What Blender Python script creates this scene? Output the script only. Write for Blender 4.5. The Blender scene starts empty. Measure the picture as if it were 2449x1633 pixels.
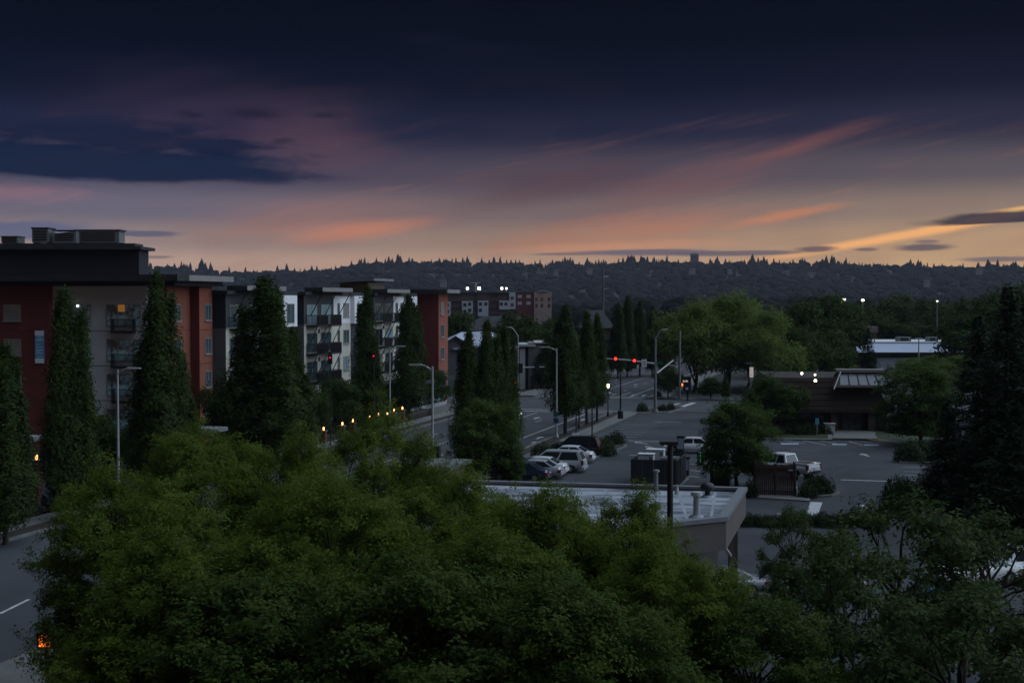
import bpy, math, random
import numpy as np
from mathutils import Vector, Matrix

# ------------------------------------------------------------------ camera
sc = bpy.context.scene
C = bpy.data.collections.new("scene"); sc.collection.children.link(C)
PW, PH, F, HZ, CAMZ = 2449.0, 1633.0, 3400.0, 718.0, 14.0
CX, CY = PW / 2, PH / 2
PITCH = math.atan((CY - HZ) / F)
cam_d = bpy.data.cameras.new("camera"); cam = bpy.data.objects.new("camera", cam_d)
sc.collection.objects.link(cam); sc.camera = cam
cam.location = (0, 0, CAMZ); cam.rotation_euler = (math.pi / 2 - PITCH, 0, 0)
cam_d.sensor_width = 36; cam_d.lens = 36 * F / PW
cam_d.clip_start = 0.5; cam_d.clip_end = 30000

# ------------------------------------------------------------------ view / render
vs = sc.view_settings
vs.view_transform = 'Standard'; vs.look = 'None'; vs.exposure = 0.0; vs.gamma = 1.0; vs.use_curve_mapping = False
cy = sc.cycles
cy.use_denoising = True
try: cy.denoiser = 'OPENIMAGEDENOISE'
except Exception: pass
cy.use_adaptive_sampling = True; cy.adaptive_threshold = 0.02
cy.max_bounces = 5; cy.diffuse_bounces = 2; cy.glossy_bounces = 2; cy.transmission_bounces = 3
cy.transparent_max_bounces = 6; cy.volume_bounces = 0
cy.sample_clamp_indirect = 3.0; cy.caustics_reflective = False; cy.caustics_refractive = False

# ------------------------------------------------------------------ world (dusk sky)
SUN_AZ, SUN_EL = math.radians(80), math.radians(50)      # azimuth clockwise from the view axis
w = bpy.data.worlds.new("World"); sc.world = w; w.use_nodes = True
w.cycles.sampling_method = 'MANUAL'; w.cycles.sample_map_resolution = 512
nt = w.node_tree; N = nt.nodes; L = nt.links; N.clear()
def lin(c): return tuple(((x / 255) / 12.92 if x / 255 <= .04045 else ((x / 255 + .055) / 1.055) ** 2.4) for x in c)
def mth(op, a, b=None, c=None, clamp=False):
    n = N.new('ShaderNodeMath'); n.operation = op; n.use_clamp = clamp
    for i, v in enumerate((a, b, c)):
        if v is None: continue
        if isinstance(v, (int, float)): n.inputs[i].default_value = v
        else: L.new(v, n.inputs[i])
    return n.outputs[0]
def sstep(x, lo, hi):
    n = N.new('ShaderNodeMapRange'); n.interpolation_type = 'SMOOTHSTEP'
    L.new(x, n.inputs[0]); n.inputs[1].default_value = lo; n.inputs[2].default_value = hi
    return n.outputs[0]
def mixc(fac, a, b):
    n = N.new('ShaderNodeMix'); n.data_type = 'RGBA'; n.clamp_factor = True
    for s, v in ((n.inputs[0], fac), (n.inputs[6], a), (n.inputs[7], b)):
        if isinstance(v, (int, float)): s.default_value = v
        elif isinstance(v, tuple): s.default_value = (*v, 1)
        else: L.new(v, s)
    return n.outputs[2]
tc = N.new('ShaderNodeTexCoord'); sx = N.new('ShaderNodeSeparateXYZ'); L.new(tc.outputs['Generated'], sx.inputs[0])
az = mth('MULTIPLY', mth('ARCTAN2', sx.outputs[0], sx.outputs[1]), 57.29578)
el = mth('MULTIPLY', mth('ARCSINE', mth('MAXIMUM', mth('MINIMUM', sx.outputs[2], 1), -1)), 57.29578)
def ramp(stops):
    n = N.new('ShaderNodeValToRGB'); cr = n.color_ramp; cr.interpolation = 'EASE'
    while len(cr.elements) < len(stops): cr.elements.new(.5)
    for e, (d, c) in zip(cr.elements, stops): e.position = d / 30.0; e.color = (*lin(c), 1)
    L.new(mth('DIVIDE', el, 30.0, clamp=True), n.inputs[0]); return n.outputs[0]
left = ramp([(0, (172, 146, 132)), (1.4, (186, 154, 136)), (2.4, (150, 131, 125)), (3.5, (102, 98, 112)), (5.0, (68, 66, 88)), (6.8, (24, 30, 58)), (8.6, (5, 13, 36)), (10.4, (1, 6, 24)), (12.5, (0, 3, 17))])
mid = ramp([(0, (180, 147, 122)), (1.4, (182, 147, 121)), (2.4, (152, 125, 109)), (3.5, (118, 102, 102)), (5.0, (76, 68, 82)), (6.8, (28, 31, 55)), (8.6, (6, 13, 33)), (10.4, (1, 6, 23)), (12.5, (0, 3, 17))])
right = ramp([(0, (212, 170, 122)), (1.4, (204, 165, 120)), (2.4, (184, 150, 116)), (3.5, (144, 124, 110)), (5.0, (90, 83, 90)), (6.8, (41, 40, 61)), (8.6, (15, 18, 38)), (10.4, (4, 8, 26)), (12.5, (0, 4, 18))])
base = mixc(sstep(az, -16, 2), left, mid)
base = mixc(sstep(az, 2, 19), base, right)
# cloud coordinates: long flat streaks
def noise(sa, se, scale, detail=4, off=0.0, skew=0.0, dist=0.0):
    cb = N.new('ShaderNodeCombineXYZ')
    e2 = mth('SUBTRACT', el, mth('MULTIPLY', az, skew)) if skew else el
    L.new(mth('MULTIPLY', az, sa), cb.inputs[0]); L.new(mth('MULTIPLY', e2, se), cb.inputs[1]); cb.inputs[2].default_value = off
    n = N.new('ShaderNodeTexNoise'); L.new(cb.outputs[0], n.inputs['Vector'])
    n.inputs['Scale'].default_value = scale; n.inputs['Detail'].default_value = detail; n.inputs['Roughness'].default_value = .55
    n.inputs['Distortion'].default_value = dist
    return n.outputs[0]
n_flat = noise(.28, 1.3, 1.0, 6, 3.1)
n_fine = noise(.7, 4.0, 1.0, 5, 7.7)
n_cir = noise(.16, 1.6, 1.0, 5, 1.3, skew=.22)
n_wisp = noise(.5, 6.0, 1.0, 8, 9.1, skew=.25)
n_lump = noise(.55, 2.4, 1.0, 10, 12.3, dist=.6)
n_big = noise(.10, .35, 1.0, 3, 5.5, skew=.12)
def uv(u, v):
    return math.degrees(math.atan((u - CX) / F)), math.degrees(math.atan((HZ - v) / math.hypot(F, u - CX)))
def blob(u, v, ru, rv, slope=0.0, soft=.6, amp=.8, nz=None, nz2=None, flat=0.0):
    """cloud patch: centre and radii given in degrees derived from photo pixels, edge broken up by noise"""
    a0, e0 = uv(u, v); ra, re = ru / 59.3, rv / 59.3
    da = mth('SUBTRACT', az, a0); de = mth('SUBTRACT', el, e0)
    if slope: de = mth('SUBTRACT', de, mth('MULTIPLY', da, slope))
    x = mth('DIVIDE', da, ra); y = mth('DIVIDE', de, re)
    if flat:   # flat base: stretch the lower half
        y = mth('MULTIPLY', y, mth('ADD', 1.0, mth('MULTIPLY', mth('LESS_THAN', y, 0.0), flat)))
    r = mth('SQRT', mth('ADD', mth('MULTIPLY', x, x), mth('MULTIPLY', y, y)))
    q = mth('ADD', r, mth('MULTIPLY', mth('SUBTRACT', n_flat if nz is None else nz, .5), -amp * 2))
    if nz2 is not None: q = mth('ADD', q, mth('MULTIPLY', mth('SUBTRACT', nz2, .5), -amp))
    return mth('SUBTRACT', 1.0, sstep(q, 1 - soft, 1 + soft * .35))
sky = base
def put(mask, col, k=1.0):
    global sky
    sky = mixc(mth('MULTIPLY', mask, k), sky, lin(col))
# veil of high cloud everywhere: uneven pinkish brown and bluish patches, fading upwards
veil = mth('MULTIPLY', sstep(n_big, .46, .72), mth('SUBTRACT', 1.0, sstep(el, 5.5, 9.5)))
veil = mth('MULTIPLY', veil, mth('ADD', .45, mth('MULTIPLY', n_fine, 1.1)))
put(veil, (108, 80, 84), .26)
streak = mth('MULTIPLY', sstep(n_cir, .50, .74), mth('SUBTRACT', 1.0, sstep(el, 4.0, 8.0)))
streak = mth('MULTIPLY', streak, mth('ADD', .2, mth('MULTIPLY', sstep(n_wisp, .35, .7), 1.2)))
put(streak, (166, 114, 92), .34)
# pink haze over the dark bank, pale band under it
put(blob(560, 300, 420, 130, -.12, .95, .5, n_cir), (66, 48, 70), .36)
put(blob(760, 345, 170, 80, -.1, .9, .5, n_flat), (96, 68, 80), .42)
put(blob(850, 550, 190, 26, .10, .95, .4, n_cir, n_wisp), (204, 130, 98), .8)
put(blob(760, 520, 330, 60, .05, .95, .5, n_cir), (150, 108, 100), .45)
put(blob(40, 462, 190, 22, -.02, .9, .6, n_fine), (150, 104, 112), .6)
put(blob(240, 480, 520, 45, 0, .95, .3), (112, 106, 126), .35)
# right hand cirrus
put(blob(1900, 355, 170, 22, .30, .98, .5, n_cir, n_wisp), (126, 80, 78), .6)
put(blob(1640, 440, 330, 55, .27, .98, .6, n_cir), (120, 84, 84), .5)
put(blob(1330, 440, 260, 60, .16, .95, .6, n_cir), (86, 62, 68), .6)
put(blob(1560, 545, 330, 45, .10, .95, .6, n_cir, n_wisp), (182, 120, 92), .6)
put(blob(1880, 515, 150, 14, .16, .9, .5, n_fine), (205, 130, 92), .6)
put(blob(2180, 560, 420, 13, .17, .8, .25, n_fine), (246, 178, 112), .95)
put(blob(2400, 512, 160, 12, .17, .8, .25, n_fine), (255, 196, 122), .9)
put(blob(1500, 590, 300, 16, .03, .9, .5, n_fine), (214, 146, 104), .5)
# dark banks
bank = blob(250, 402, 520, 62, -.02, .34, .45, n_flat, n_lump, flat=.9)
put(bank, (6, 25, 55), .94)
put(blob(330, 335, 340, 36, -.05, .45, .9, n_lump, n_fine), (10, 22, 52), .85)
put(blob(120, 300, 300, 28, 0, .6, .9, n_lump, n_fine), (20, 28, 56), .7)
for u, v, ru, rv in ((460, 276, 32, 8), (610, 272, 55, 12), (790, 278, 45, 9), (682, 337, 26, 5), (1160, 125, 130, 18), (1010, 95, 90, 14)):
    put(blob(u, v, ru * 1.2, rv * 1.2, -.03, .9, .9, n_fine, n_wisp), (12, 15, 34), .6)
put(blob(2400, 524, 190, 19, .05, .35, .30, n_fine, None, .8), (48, 46, 60), .95)
for u, v, ru, rv, c in ((1540, 604, 180, 9, (92, 88, 104)), (1760, 606, 200, 7, (96, 86, 96)), (1950, 596, 55, 8, (78, 72, 84)), (2070, 597, 32, 5, (110, 92, 92)),
                        (2205, 592, 75, 10, (82, 74, 84)), (2215, 578, 32, 5, (120, 100, 96)), (2400, 620, 110, 7, (110, 96, 98)), (345, 560, 95, 8, (84, 84, 108)), (60, 552, 210, 24, (86, 92, 124)),
                        (375, 615, 42, 4, (120, 104, 104)), (1350, 608, 90, 4, (120, 100, 98))):
    put(blob(u, v, ru, rv, .01, .5, .35, n_fine), c, .85)
# below the horizon: the dim colour of the ground
sky = mixc(sstep(el, -1.5, -.2), lin((40, 40, 46)), sky)
st = N.new('ShaderNodeTexSky'); st.sky_type = 'NISHITA'; st.sun_disc = False
st.sun_elevation = math.radians(0.5); st.sun_rotation = SUN_AZ; st.altitude = 20; st.air_density = 1.0; st.dust_density = 2.0; st.ozone_density = 2.0
add = N.new('ShaderNodeMix'); add.data_type = 'RGBA'; add.blend_type = 'ADD'; add.inputs[0].default_value = .001
L.new(sky, add.inputs[6]); L.new(st.outputs[0], add.inputs[7])
bg = N.new('ShaderNodeBackground'); L.new(add.outputs[2], bg.inputs[0]); bg.inputs[1].default_value = 1.0
out = N.new('ShaderNodeOutputWorld'); L.new(bg.outputs[0], out.inputs[0])

# ------------------------------------------------------------------ sun: broad soft afterglow from the right
sd = bpy.data.lights.new("afterglow_sun", 'SUN'); sd.energy = 2.9; sd.angle = math.radians(104); sd.color = (.66, .81, 1.0)
so = bpy.data.objects.new("afterglow_sun", sd); sc.collection.objects.link(so)
dv = Vector((math.sin(SUN_AZ) * math.cos(SUN_EL), math.cos(SUN_AZ) * math.cos(SUN_EL), math.sin(SUN_EL)))
so.rotation_euler = dv.to_track_quat('Z', 'Y').to_euler()

# ------------------------------------------------------------------ geometry helpers
_cp, _sp = math.cos(PITCH), math.sin(PITCH)
def ray(u, v):
    dx, dz = (u - CX) / F, -(v - CY) / F
    return Vector((dx, _cp + dz * _sp, -_sp + dz * _cp))
def G(u, v, z=0.0):
    d = ray(u, v); t = (z - CAMZ) / d.z
    return Vector((d.x * t, d.y * t, z))
def PY(u, v, Y):
    d = ray(u, v); t = Y / d.y
    return Vector((d.x * t, Y, CAMZ + d.z * t))
class Frame:
    """street frame: a along the street, b to its right"""
    def __init__(s, vpx):
        s.ang = math.atan((vpx - CX) / F); s.s = Vector((math.sin(s.ang), math.cos(s.ang))); s.p = Vector((math.cos(s.ang), -math.sin(s.ang)))
    def W(s, a, b, z=0): return Vector((a * s.s.x + b * s.p.x, a * s.s.y + b * s.p.y, z))
    def ab(s, p): q = Vector((p[0], p[1])); return q.dot(s.s), q.dot(s.p)
    def a_at(s, u, b):      # a of the point on plane b that shows at column u
        t = (u - CX) / F
        return b * (t * s.p.y - s.p.x) / (s.s.x - t * s.s.y)
    def b_at(s, u, a):
        t = (u - CX) / F
        return a * (t * s.s.y - s.s.x) / (s.p.x - t * s.p.y)
ST = Frame(2110); BF = Frame(2000)
STROT = -ST.ang; BROT = -BF.ang
def on_b(u, b, z=0):  return ST.W(ST.a_at(u, b), b, z)

class MB:
    def __init__(s): s.v = []; s.f = []
    def add(s, vs_, fs):
        o = len(s.v); s.v += [tuple(v) for v in vs_]; s.f += [tuple(i + o for i in f) for f in fs]; return s
    def box(s, x0, x1, y0, y1, z0, z1, M=None):
        vs_ = [(x, y, z) for z in (z0, z1) for y in (y0, y1) for x in (x0, x1)]
        if M is not None: vs_ = [M @ Vector(v) for v in vs_]
        return s.add(vs_, [(0, 2, 3, 1), (4, 5, 7, 6), (0, 1, 5, 4), (2, 6, 7, 3), (0, 4, 6, 2), (1, 3, 7, 5)])
    def prism(s, poly, z0, z1):
        n = len(poly)
        return s.add([(p[0], p[1], z0) for p in poly] + [(p[0], p[1], z1) for p in poly],
                     [tuple(range(n - 1, -1, -1)), tuple(range(n, 2 * n))] + [(i, (i + 1) % n, n + (i + 1) % n, n + i) for i in range(n)])
    def tube(s, pts, rad, seg=8, cap=True):
        pts = [Vector(p) for p in pts]; n = len(pts); rad = rad if isinstance(rad, (list, tuple)) else [rad] * n
        rings = []
        up = None
        for i, p in enumerate(pts):
            d = (pts[min(i + 1, n - 1)] - pts[max(i - 1, 0)]).normalized()
            r = Vector((1, 0, 0)) if abs(d.x) < .9 else Vector((0, 1, 0))
            a = d.cross(r).normalized(); b = d.cross(a)
            rings.append([p + (a * math.cos(t) + b * math.sin(t)) * rad[i] for t in [2 * math.pi * k / seg for k in range(seg)]])
        fs = [(i * seg + k, i * seg + (k + 1) % seg, (i + 1) * seg + (k + 1) % seg, (i + 1) * seg + k) for i in range(n - 1) for k in range(seg)]
        if cap: fs += [tuple(range(seg - 1, -1, -1)), tuple(range((n - 1) * seg, n * seg))]
        return s.add([v for r in rings for v in r], fs)
    def lathe(s, prof, seg=12, c=(0, 0)):
        vs_ = [(c[0] + r * math.cos(2 * math.pi * k / seg), c[1] + r * math.sin(2 * math.pi * k / seg), z) for r, z in prof for k in range(seg)]
        n = len(prof)
        return s.add(vs_, [(i * seg + k, i * seg + (k + 1) % seg, (i + 1) * seg + (k + 1) % seg, (i + 1) * seg + k) for i in range(n - 1) for k in range(seg)] + [tuple(range(seg - 1, -1, -1)), tuple(range((n - 1) * seg, n * seg))])
    def ball(s, c, r, seg=10, rows=6, sz=1.0):
        return s.lathe([(max(.001, r * math.sin(math.pi * i / rows)), c[2] - r * sz * math.cos(math.pi * i / rows)) for i in range(rows + 1)], seg, (c[0], c[1]))
    def mesh(s, name, smooth=None):
        me = bpy.data.meshes.new(name); me.from_pydata(s.v, [], s.f); me.update()
        if smooth is not None:
            me.polygons.foreach_set('use_smooth', [True] * len(me.polygons)); me.set_sharp_from_angle(angle=math.radians(smooth))
        return me
    def build(s, name, m, parent=None, smooth=None): return mk(name, s.mesh(name, smooth), m, parent)
def mk(name, me, m, parent=None):
    o = bpy.data.objects.new(name, me); C.objects.link(o)
    if m is not None and not me.materials: me.materials.append(m)
    if parent is not None: o.parent = parent
    return o
def tag(o, label=None, cat=None, group=None, kind=None):
    if label: o['label'] = label
    if cat: o['category'] = cat
    if group: o['group'] = group
    if kind: o['kind'] = kind
    return o
def thing(name, label, cat, loc=(0, 0, 0), rz=0.0, group=None, scale=None):
    o = bpy.data.objects.new(name, None); o.empty_display_size = .3; C.objects.link(o)
    o.location = loc; o.rotation_euler = (0, 0, rz)
    if scale: o.scale = scale
    return tag(o, label, cat, group)
def copy_tree(o, parent=None):
    c = o.copy(); C.objects.link(c); c.parent = parent
    for ch in o.children: copy_tree(ch, c)
    return c

# ------------------------------------------------------------------ materials
MATS = {}
def mat(name, col, rough=.8, var=.25, scale=1.0, bump=0.0, spec=.3, metal=0.0, detail=5, col2=None, stretch=None, coord='Object', lohi=(.3, .7)):
    if name in MATS: return MATS[name]
    m = bpy.data.materials.new(name); m.use_nodes = True; MATS[name] = m
    t = m.node_tree; b = t.nodes['Principled BSDF']
    b.inputs['Roughness'].default_value = rough; b.inputs['Metallic'].default_value = metal
    b.inputs['Specular IOR Level'].default_value = spec; b.inputs['Base Color'].default_value = (*col, 1)
    if var or bump:
        tcn = t.nodes.new('ShaderNodeTexCoord'); vec = tcn.outputs[coord]
        if stretch:
            mp = t.nodes.new('ShaderNodeMapping'); mp.inputs['Scale'].default_value = stretch; t.links.new(vec, mp.inputs[0]); vec = mp.outputs[0]
        n1 = t.nodes.new('ShaderNodeTexNoise'); n1.inputs['Scale'].default_value = scale; n1.inputs['Detail'].default_value = detail; n1.inputs['Roughness'].default_value = .65
        t.links.new(vec, n1.inputs['Vector'])
        rp = t.nodes.new('ShaderNodeMapRange'); rp.inputs[1].default_value = lohi[0]; rp.inputs[2].default_value = lohi[1]
        t.links.new(n1.outputs[0], rp.inputs[0])
        mx = t.nodes.new('ShaderNodeMix'); mx.data_type = 'RGBA'
        c2 = col2 or tuple(c * (1 - var) for c in col); c1 = tuple(min(1, c * (1 + var * .6)) for c in col)
        mx.inputs[6].default_value = (*c2, 1); mx.inputs[7].default_value = (*c1, 1)
        t.links.new(rp.outputs[0], mx.inputs[0]); t.links.new(mx.outputs[2], b.inputs['Base Color'])
        if bump:
            bp = t.nodes.new('ShaderNodeBump'); bp.inputs['Strength'].default_value = bump; bp.inputs['Distance'].default_value = .05
            t.links.new(n1.outputs[0], bp.inputs['Height']); t.links.new(bp.outputs[0], b.inputs['Normal'])
    return m
def emit(name, col, k, base=(.5, .5, .5)):
    if name in MATS: return MATS[name]
    m = bpy.data.materials.new(name); m.use_nodes = True; MATS[name] = m
    b = m.node_tree.nodes['Principled BSDF']; b.inputs['Base Color'].default_value = (*base, 1)
    b.inputs['Emission Color'].default_value = (*col, 1); b.inputs['Emission Strength'].default_value = k
    return m
def leafmat(name, c1, c2, trans=.22):
    m = bpy.data.materials.new(name); m.use_nodes = True; MATS[name] = m
    t = m.node_tree; b = t.nodes['Principled BSDF']; o = t.nodes['Material Output']
    at = t.nodes.new('ShaderNodeAttribute'); at.attribute_name = 'tint'
    tcn = t.nodes.new('ShaderNodeTexCoord'); n1 = t.nodes.new('ShaderNodeTexNoise'); n1.inputs['Scale'].default_value = .55; n1.inputs['Detail'].default_value = 3
    t.links.new(tcn.outputs['Object'], n1.inputs['Vector'])
    s = t.nodes.new('ShaderNodeMath'); s.operation = 'MULTIPLY_ADD'; t.links.new(at.outputs['Fac'], s.inputs[0]); s.inputs[1].default_value = .26
    r = t.nodes.new('ShaderNodeMapRange'); r.inputs[1].default_value = .3; r.inputs[2].default_value = .7; r.inputs[4].default_value = .5
    t.links.new(n1.outputs[0], r.inputs[0]); t.links.new(r.outputs[0], s.inputs[2])
    mx = t.nodes.new('ShaderNodeMix'); mx.data_type = 'RGBA'; mx.inputs[6].default_value = (*c1, 1); mx.inputs[7].default_value = (*c2, 1)
    t.links.new(s.outputs[0], mx.inputs[0]); t.links.new(mx.outputs[2], b.inputs['Base Color'])
    b.inputs['Roughness'].default_value = .7; b.inputs['Specular IOR Level'].default_value = .06
    tr = t.nodes.new('ShaderNodeBsdfTranslucent'); t.links.new(mx.outputs[2], tr.inputs[0])
    ms = t.nodes.new('ShaderNodeMixShader'); ms.inputs[0].default_value = trans
    t.links.new(b.outputs[0], ms.inputs[1]); t.links.new(tr.outputs[0], ms.inputs[2]); t.links.new(ms.outputs[0], o.inputs[0])
    return m
ASPH = mat('asphalt', (.042, .046, .052), .88, .42, .13, .15, detail=10, lohi=(.36, .64))
ASPH2 = mat('street_asphalt', (.050, .054, .060), .85, .32, .16, .12, detail=9, stretch=(1, .25, 1))
TAR = mat('crack_tar', (.012, .012, .013), .6, .2, 3)
PATCH = mat('patch_asphalt', (.033, .036, .041), .9, .25, .6, .1)
EARTH = mat('earth', (.028, .030, .022), .95, .45, .05, 0, detail=8)
CONC = mat('concrete', (.15, .147, .14), .9, .22, .9, .1)
KERB = mat('kerb_concrete', (.16, .155, .15), .9, .25, 1.2, .1)
BED = mat('planting_soil', (.035, .028, .022), .95, .4, 1.5, .3)
GRASS = mat('lawn', (.026, .042, .013), .95, .4, 2.0, .3)
PAINT = mat('road_paint', (.50, .50, .50), .75, .35, 2.2, 0)
YPAINT = mat('kerb_yellow', (.42, .26, .04), .8, .3, 1.5, 0)
BLACK = mat('black_metal', (.012, .012, .013), .5, .2, 3, 0, spec=.4)
GALV = mat('galvanised_steel', (.36, .37, .38), .55, .18, 2.5, 0, spec=.5, metal=.25)
GREYM = mat('grey_metal', (.16, .17, .18), .55, .2, 2, 0, spec=.4)
TYRE = mat('tyre_rubber', (.012, .012, .012), .8, 0, spec=.2)
RIM = mat('wheel_rim', (.30, .31, .32), .4, 0, spec=.5, metal=.6)
GLASS = mat('dark_glass', (.018, .024, .028), .10, 0, spec=.7)
WGLASS = mat('window_glass', (.065, .105, .12), .14, .5, .45, 0, spec=.6)
BLIND = mat('window_blind', (.20, .30, .32), .5, .3, 1.2, 0, spec=.6)
TEALG = mat('teal_window', (.24, .40, .44), .25, .5, .7, 0, spec=.6, lohi=(.44, .56), col2=(.03, .045, .055))
CURT = mat('window_curtain', (.24, .22, .19), .5, .35, 2.5, 0, spec=.5, stretch=(4, 4, .3))
FRAMEM = mat('window_frame', (.26, .25, .24), .6, .1, 2, 0)
BARK = mat('bark', (.045, .036, .028), .95, .35, 6, .4)
LEAF_F = leafmat('leaf_locust', (.054, .094, .013), (.165, .198, .028), .42)
LEAF_D = leafmat('leaf_dark_broad', (.026, .050, .012), (.065, .098, .022), .32)
LEAF_C = leafmat('leaf_columnar', (.026, .048, .012), (.060, .086, .020), .30)
LEAF_L = leafmat('leaf_light', (.095, .150, .030), (.180, .220, .060), .48)
LEAF_A = leafmat('leaf_ash', (.030, .056, .016), (.075, .100, .030), .35)
LEAF_M = leafmat('leaf_linden', (.034, .066, .014), (.088, .130, .028), .36)
LEAF_SHADED = leafmat('leaf_shaded', (.032, .060, .012), (.090, .120, .022), .36)  # darker leaf for trees nearest the camera: shade put into the colour
LEAF_S = leafmat('leaf_shrub', (.014, .026, .009), (.034, .050, .016), .15)
LEAF_N = leafmat('needle', (.014, .026, .014), (.030, .044, .020), .1)
RNG = np.random.default_rng(7); random.seed(7)

# ------------------------------------------------------------------ tree builders
def leaf_mesh(name, cen, nrm, length, width, rng):
    n = len(cen)
    nrm = nrm / (np.linalg.norm(nrm, axis=1, keepdims=True) + 1e-9)
    t = rng.normal(size=(n, 3)); t -= nrm * np.sum(t * nrm, axis=1, keepdims=True); t /= np.linalg.norm(t, axis=1, keepdims=True) + 1e-9
    b = np.cross(nrm, t)
    l = (length * rng.uniform(.7, 1.3, n))[:, None]; wd = (width * rng.uniform(.7, 1.3, n))[:, None]
    fold = nrm * wd * .18
    V = np.stack([cen - t * l * .5, cen + b * wd * .5 + fold, cen + t * l * .5, cen - b * wd * .5 + fold], 1).reshape(-1, 3)
    me = bpy.data.meshes.new(name)
    me.vertices.add(4 * n); me.vertices.foreach_set('co', V.astype(np.float32).ravel())
    me.loops.add(4 * n); me.loops.foreach_set('vertex_index', np.arange(4 * n, dtype=np.int32))
    me.polygons.add(n); me.polygons.foreach_set('loop_start', np.arange(0, 4 * n, 4, dtype=np.int32))
    me.update(calc_edges=True)
    at = me.attributes.new('tint', 'FLOAT', 'FACE'); at.data.foreach_set('value', rng.uniform(0, 1, n).astype(np.float32))
    return me
def clumps_to_leaves(cl, cn, per, sig, rng, flat=.7):
    idx = np.repeat(np.arange(len(cl)), per)
    off = rng.normal(size=(len(idx), 3)) * sig; off[:, 2] *= flat
    cen = cl[idx] + off
    nr = cn[idx] * .9 + np.array([0, 0, .22]) + rng.normal(size=cen.shape) * .45
    return cen, nr
class Proto:
    def __init__(s, trunk, crown, h, r): s.trunk, s.crown, s.h, s.r = trunk, crown, h, r
def limb(mb, p0, p1, r0, r1, rng, sag=.12, seg=6, n=4):
    p0, p1 = Vector(p0), Vector(p1); L_ = (p1 - p0).length; pts = []
    for i in range(n + 1):
        t = i / n; q = p0.lerp(p1, t); q += Vector((rng.normal(), rng.normal(), 0)) * L_ * .03 * (0 < i < n) + Vector((0, 0, math.sin(math.pi * t) * L_ * sag)); pts.append(q)
    mb.tube(pts, [r0 + (r1 - r0) * i / n for i in range(n + 1)], seg); return pts
def broad(name, seed, h, r, nlobe, nclump, per, sig, ll, lw, leafm, base=.22, trunk_r=.16, squash=.8, lobe=(.32, .5)):
    rng = np.random.default_rng(seed)
    zb = h * base; cz = (h + zb) / 2; rz = (h - zb) / 2
    lobes = []
    for i in range(nlobe):
        th = 2.4 * i + rng.uniform(-.5, .5); ph = rng.uniform(-.75, .95); rr = math.sqrt(max(0, 1 - ph * ph)) * rng.uniform(.58, .86)
        lr = r * rng.uniform(*lobe)
        lobes.append((rr * r * math.cos(th), rr * r * math.sin(th), cz + ph * rz * .68, lr))
    lobes.append((0, 0, h - r * .42, r * .40)); lobes.append((0, 0, cz, r * .42))
    lob = np.array(lobes)
    pr = lob[:, 3] ** 2; pick = rng.choice(len(lob), nclump, p=pr / pr.sum())
    d = rng.normal(size=(nclump, 3)); d[:, 2] += .5; d /= np.linalg.norm(d, axis=1, keepdims=True)
    rad = lob[pick, 3] * rng.uniform(.55, 1.12, nclump) ** .7
    cl = lob[pick, :3] + d * rad[:, None] * np.array([1, 1, squash])
    # shoots that stick out and break the outline
    k = nclump // 5; cl[:k] += (d[:k] + np.array([0, 0, .35])) * r * rng.uniform(.03, .20, (k, 1))
    cl[:, 2] = np.maximum(cl[:, 2], zb * .9)
    cen, nr = clumps_to_leaves(cl, d, per, sig, rng)
    me = leaf_mesh(name + '_crown', cen, nr, ll, lw, rng); me.materials.append(leafm)
    mb = MB(); top = h * .62
    mb.tube([(0, 0, -.1), (0, 0, .15), (.04 * r * rng.normal(), .04 * r * rng.normal(), zb * 1.2), (.05 * r * rng.normal(), .05 * r * rng.normal(), top)], [trunk_r * 1.5, trunk_r * 1.1, trunk_r * .85, trunk_r * .35], 9)
    for x, y, z, lr in lobes[:nlobe]:
        z0 = rng.uniform(zb * .9, top * .8); pts = limb(mb, (0, 0, z0), (x, y, z), trunk_r * .5, trunk_r * .14, rng)
        for j in range(3):
            q = Vector((x, y, z)) + Vector((rng.normal(), rng.normal(), abs(rng.normal()))) * lr * .6
            limb(mb, pts[2], q, trunk_r * .18, trunk_r * .05, rng, .05, 4, 2)
    tm = mb.mesh(name + '_trunk', 60); tm.materials.append(BARK)
    return Proto(tm, me, h, r)
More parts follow.
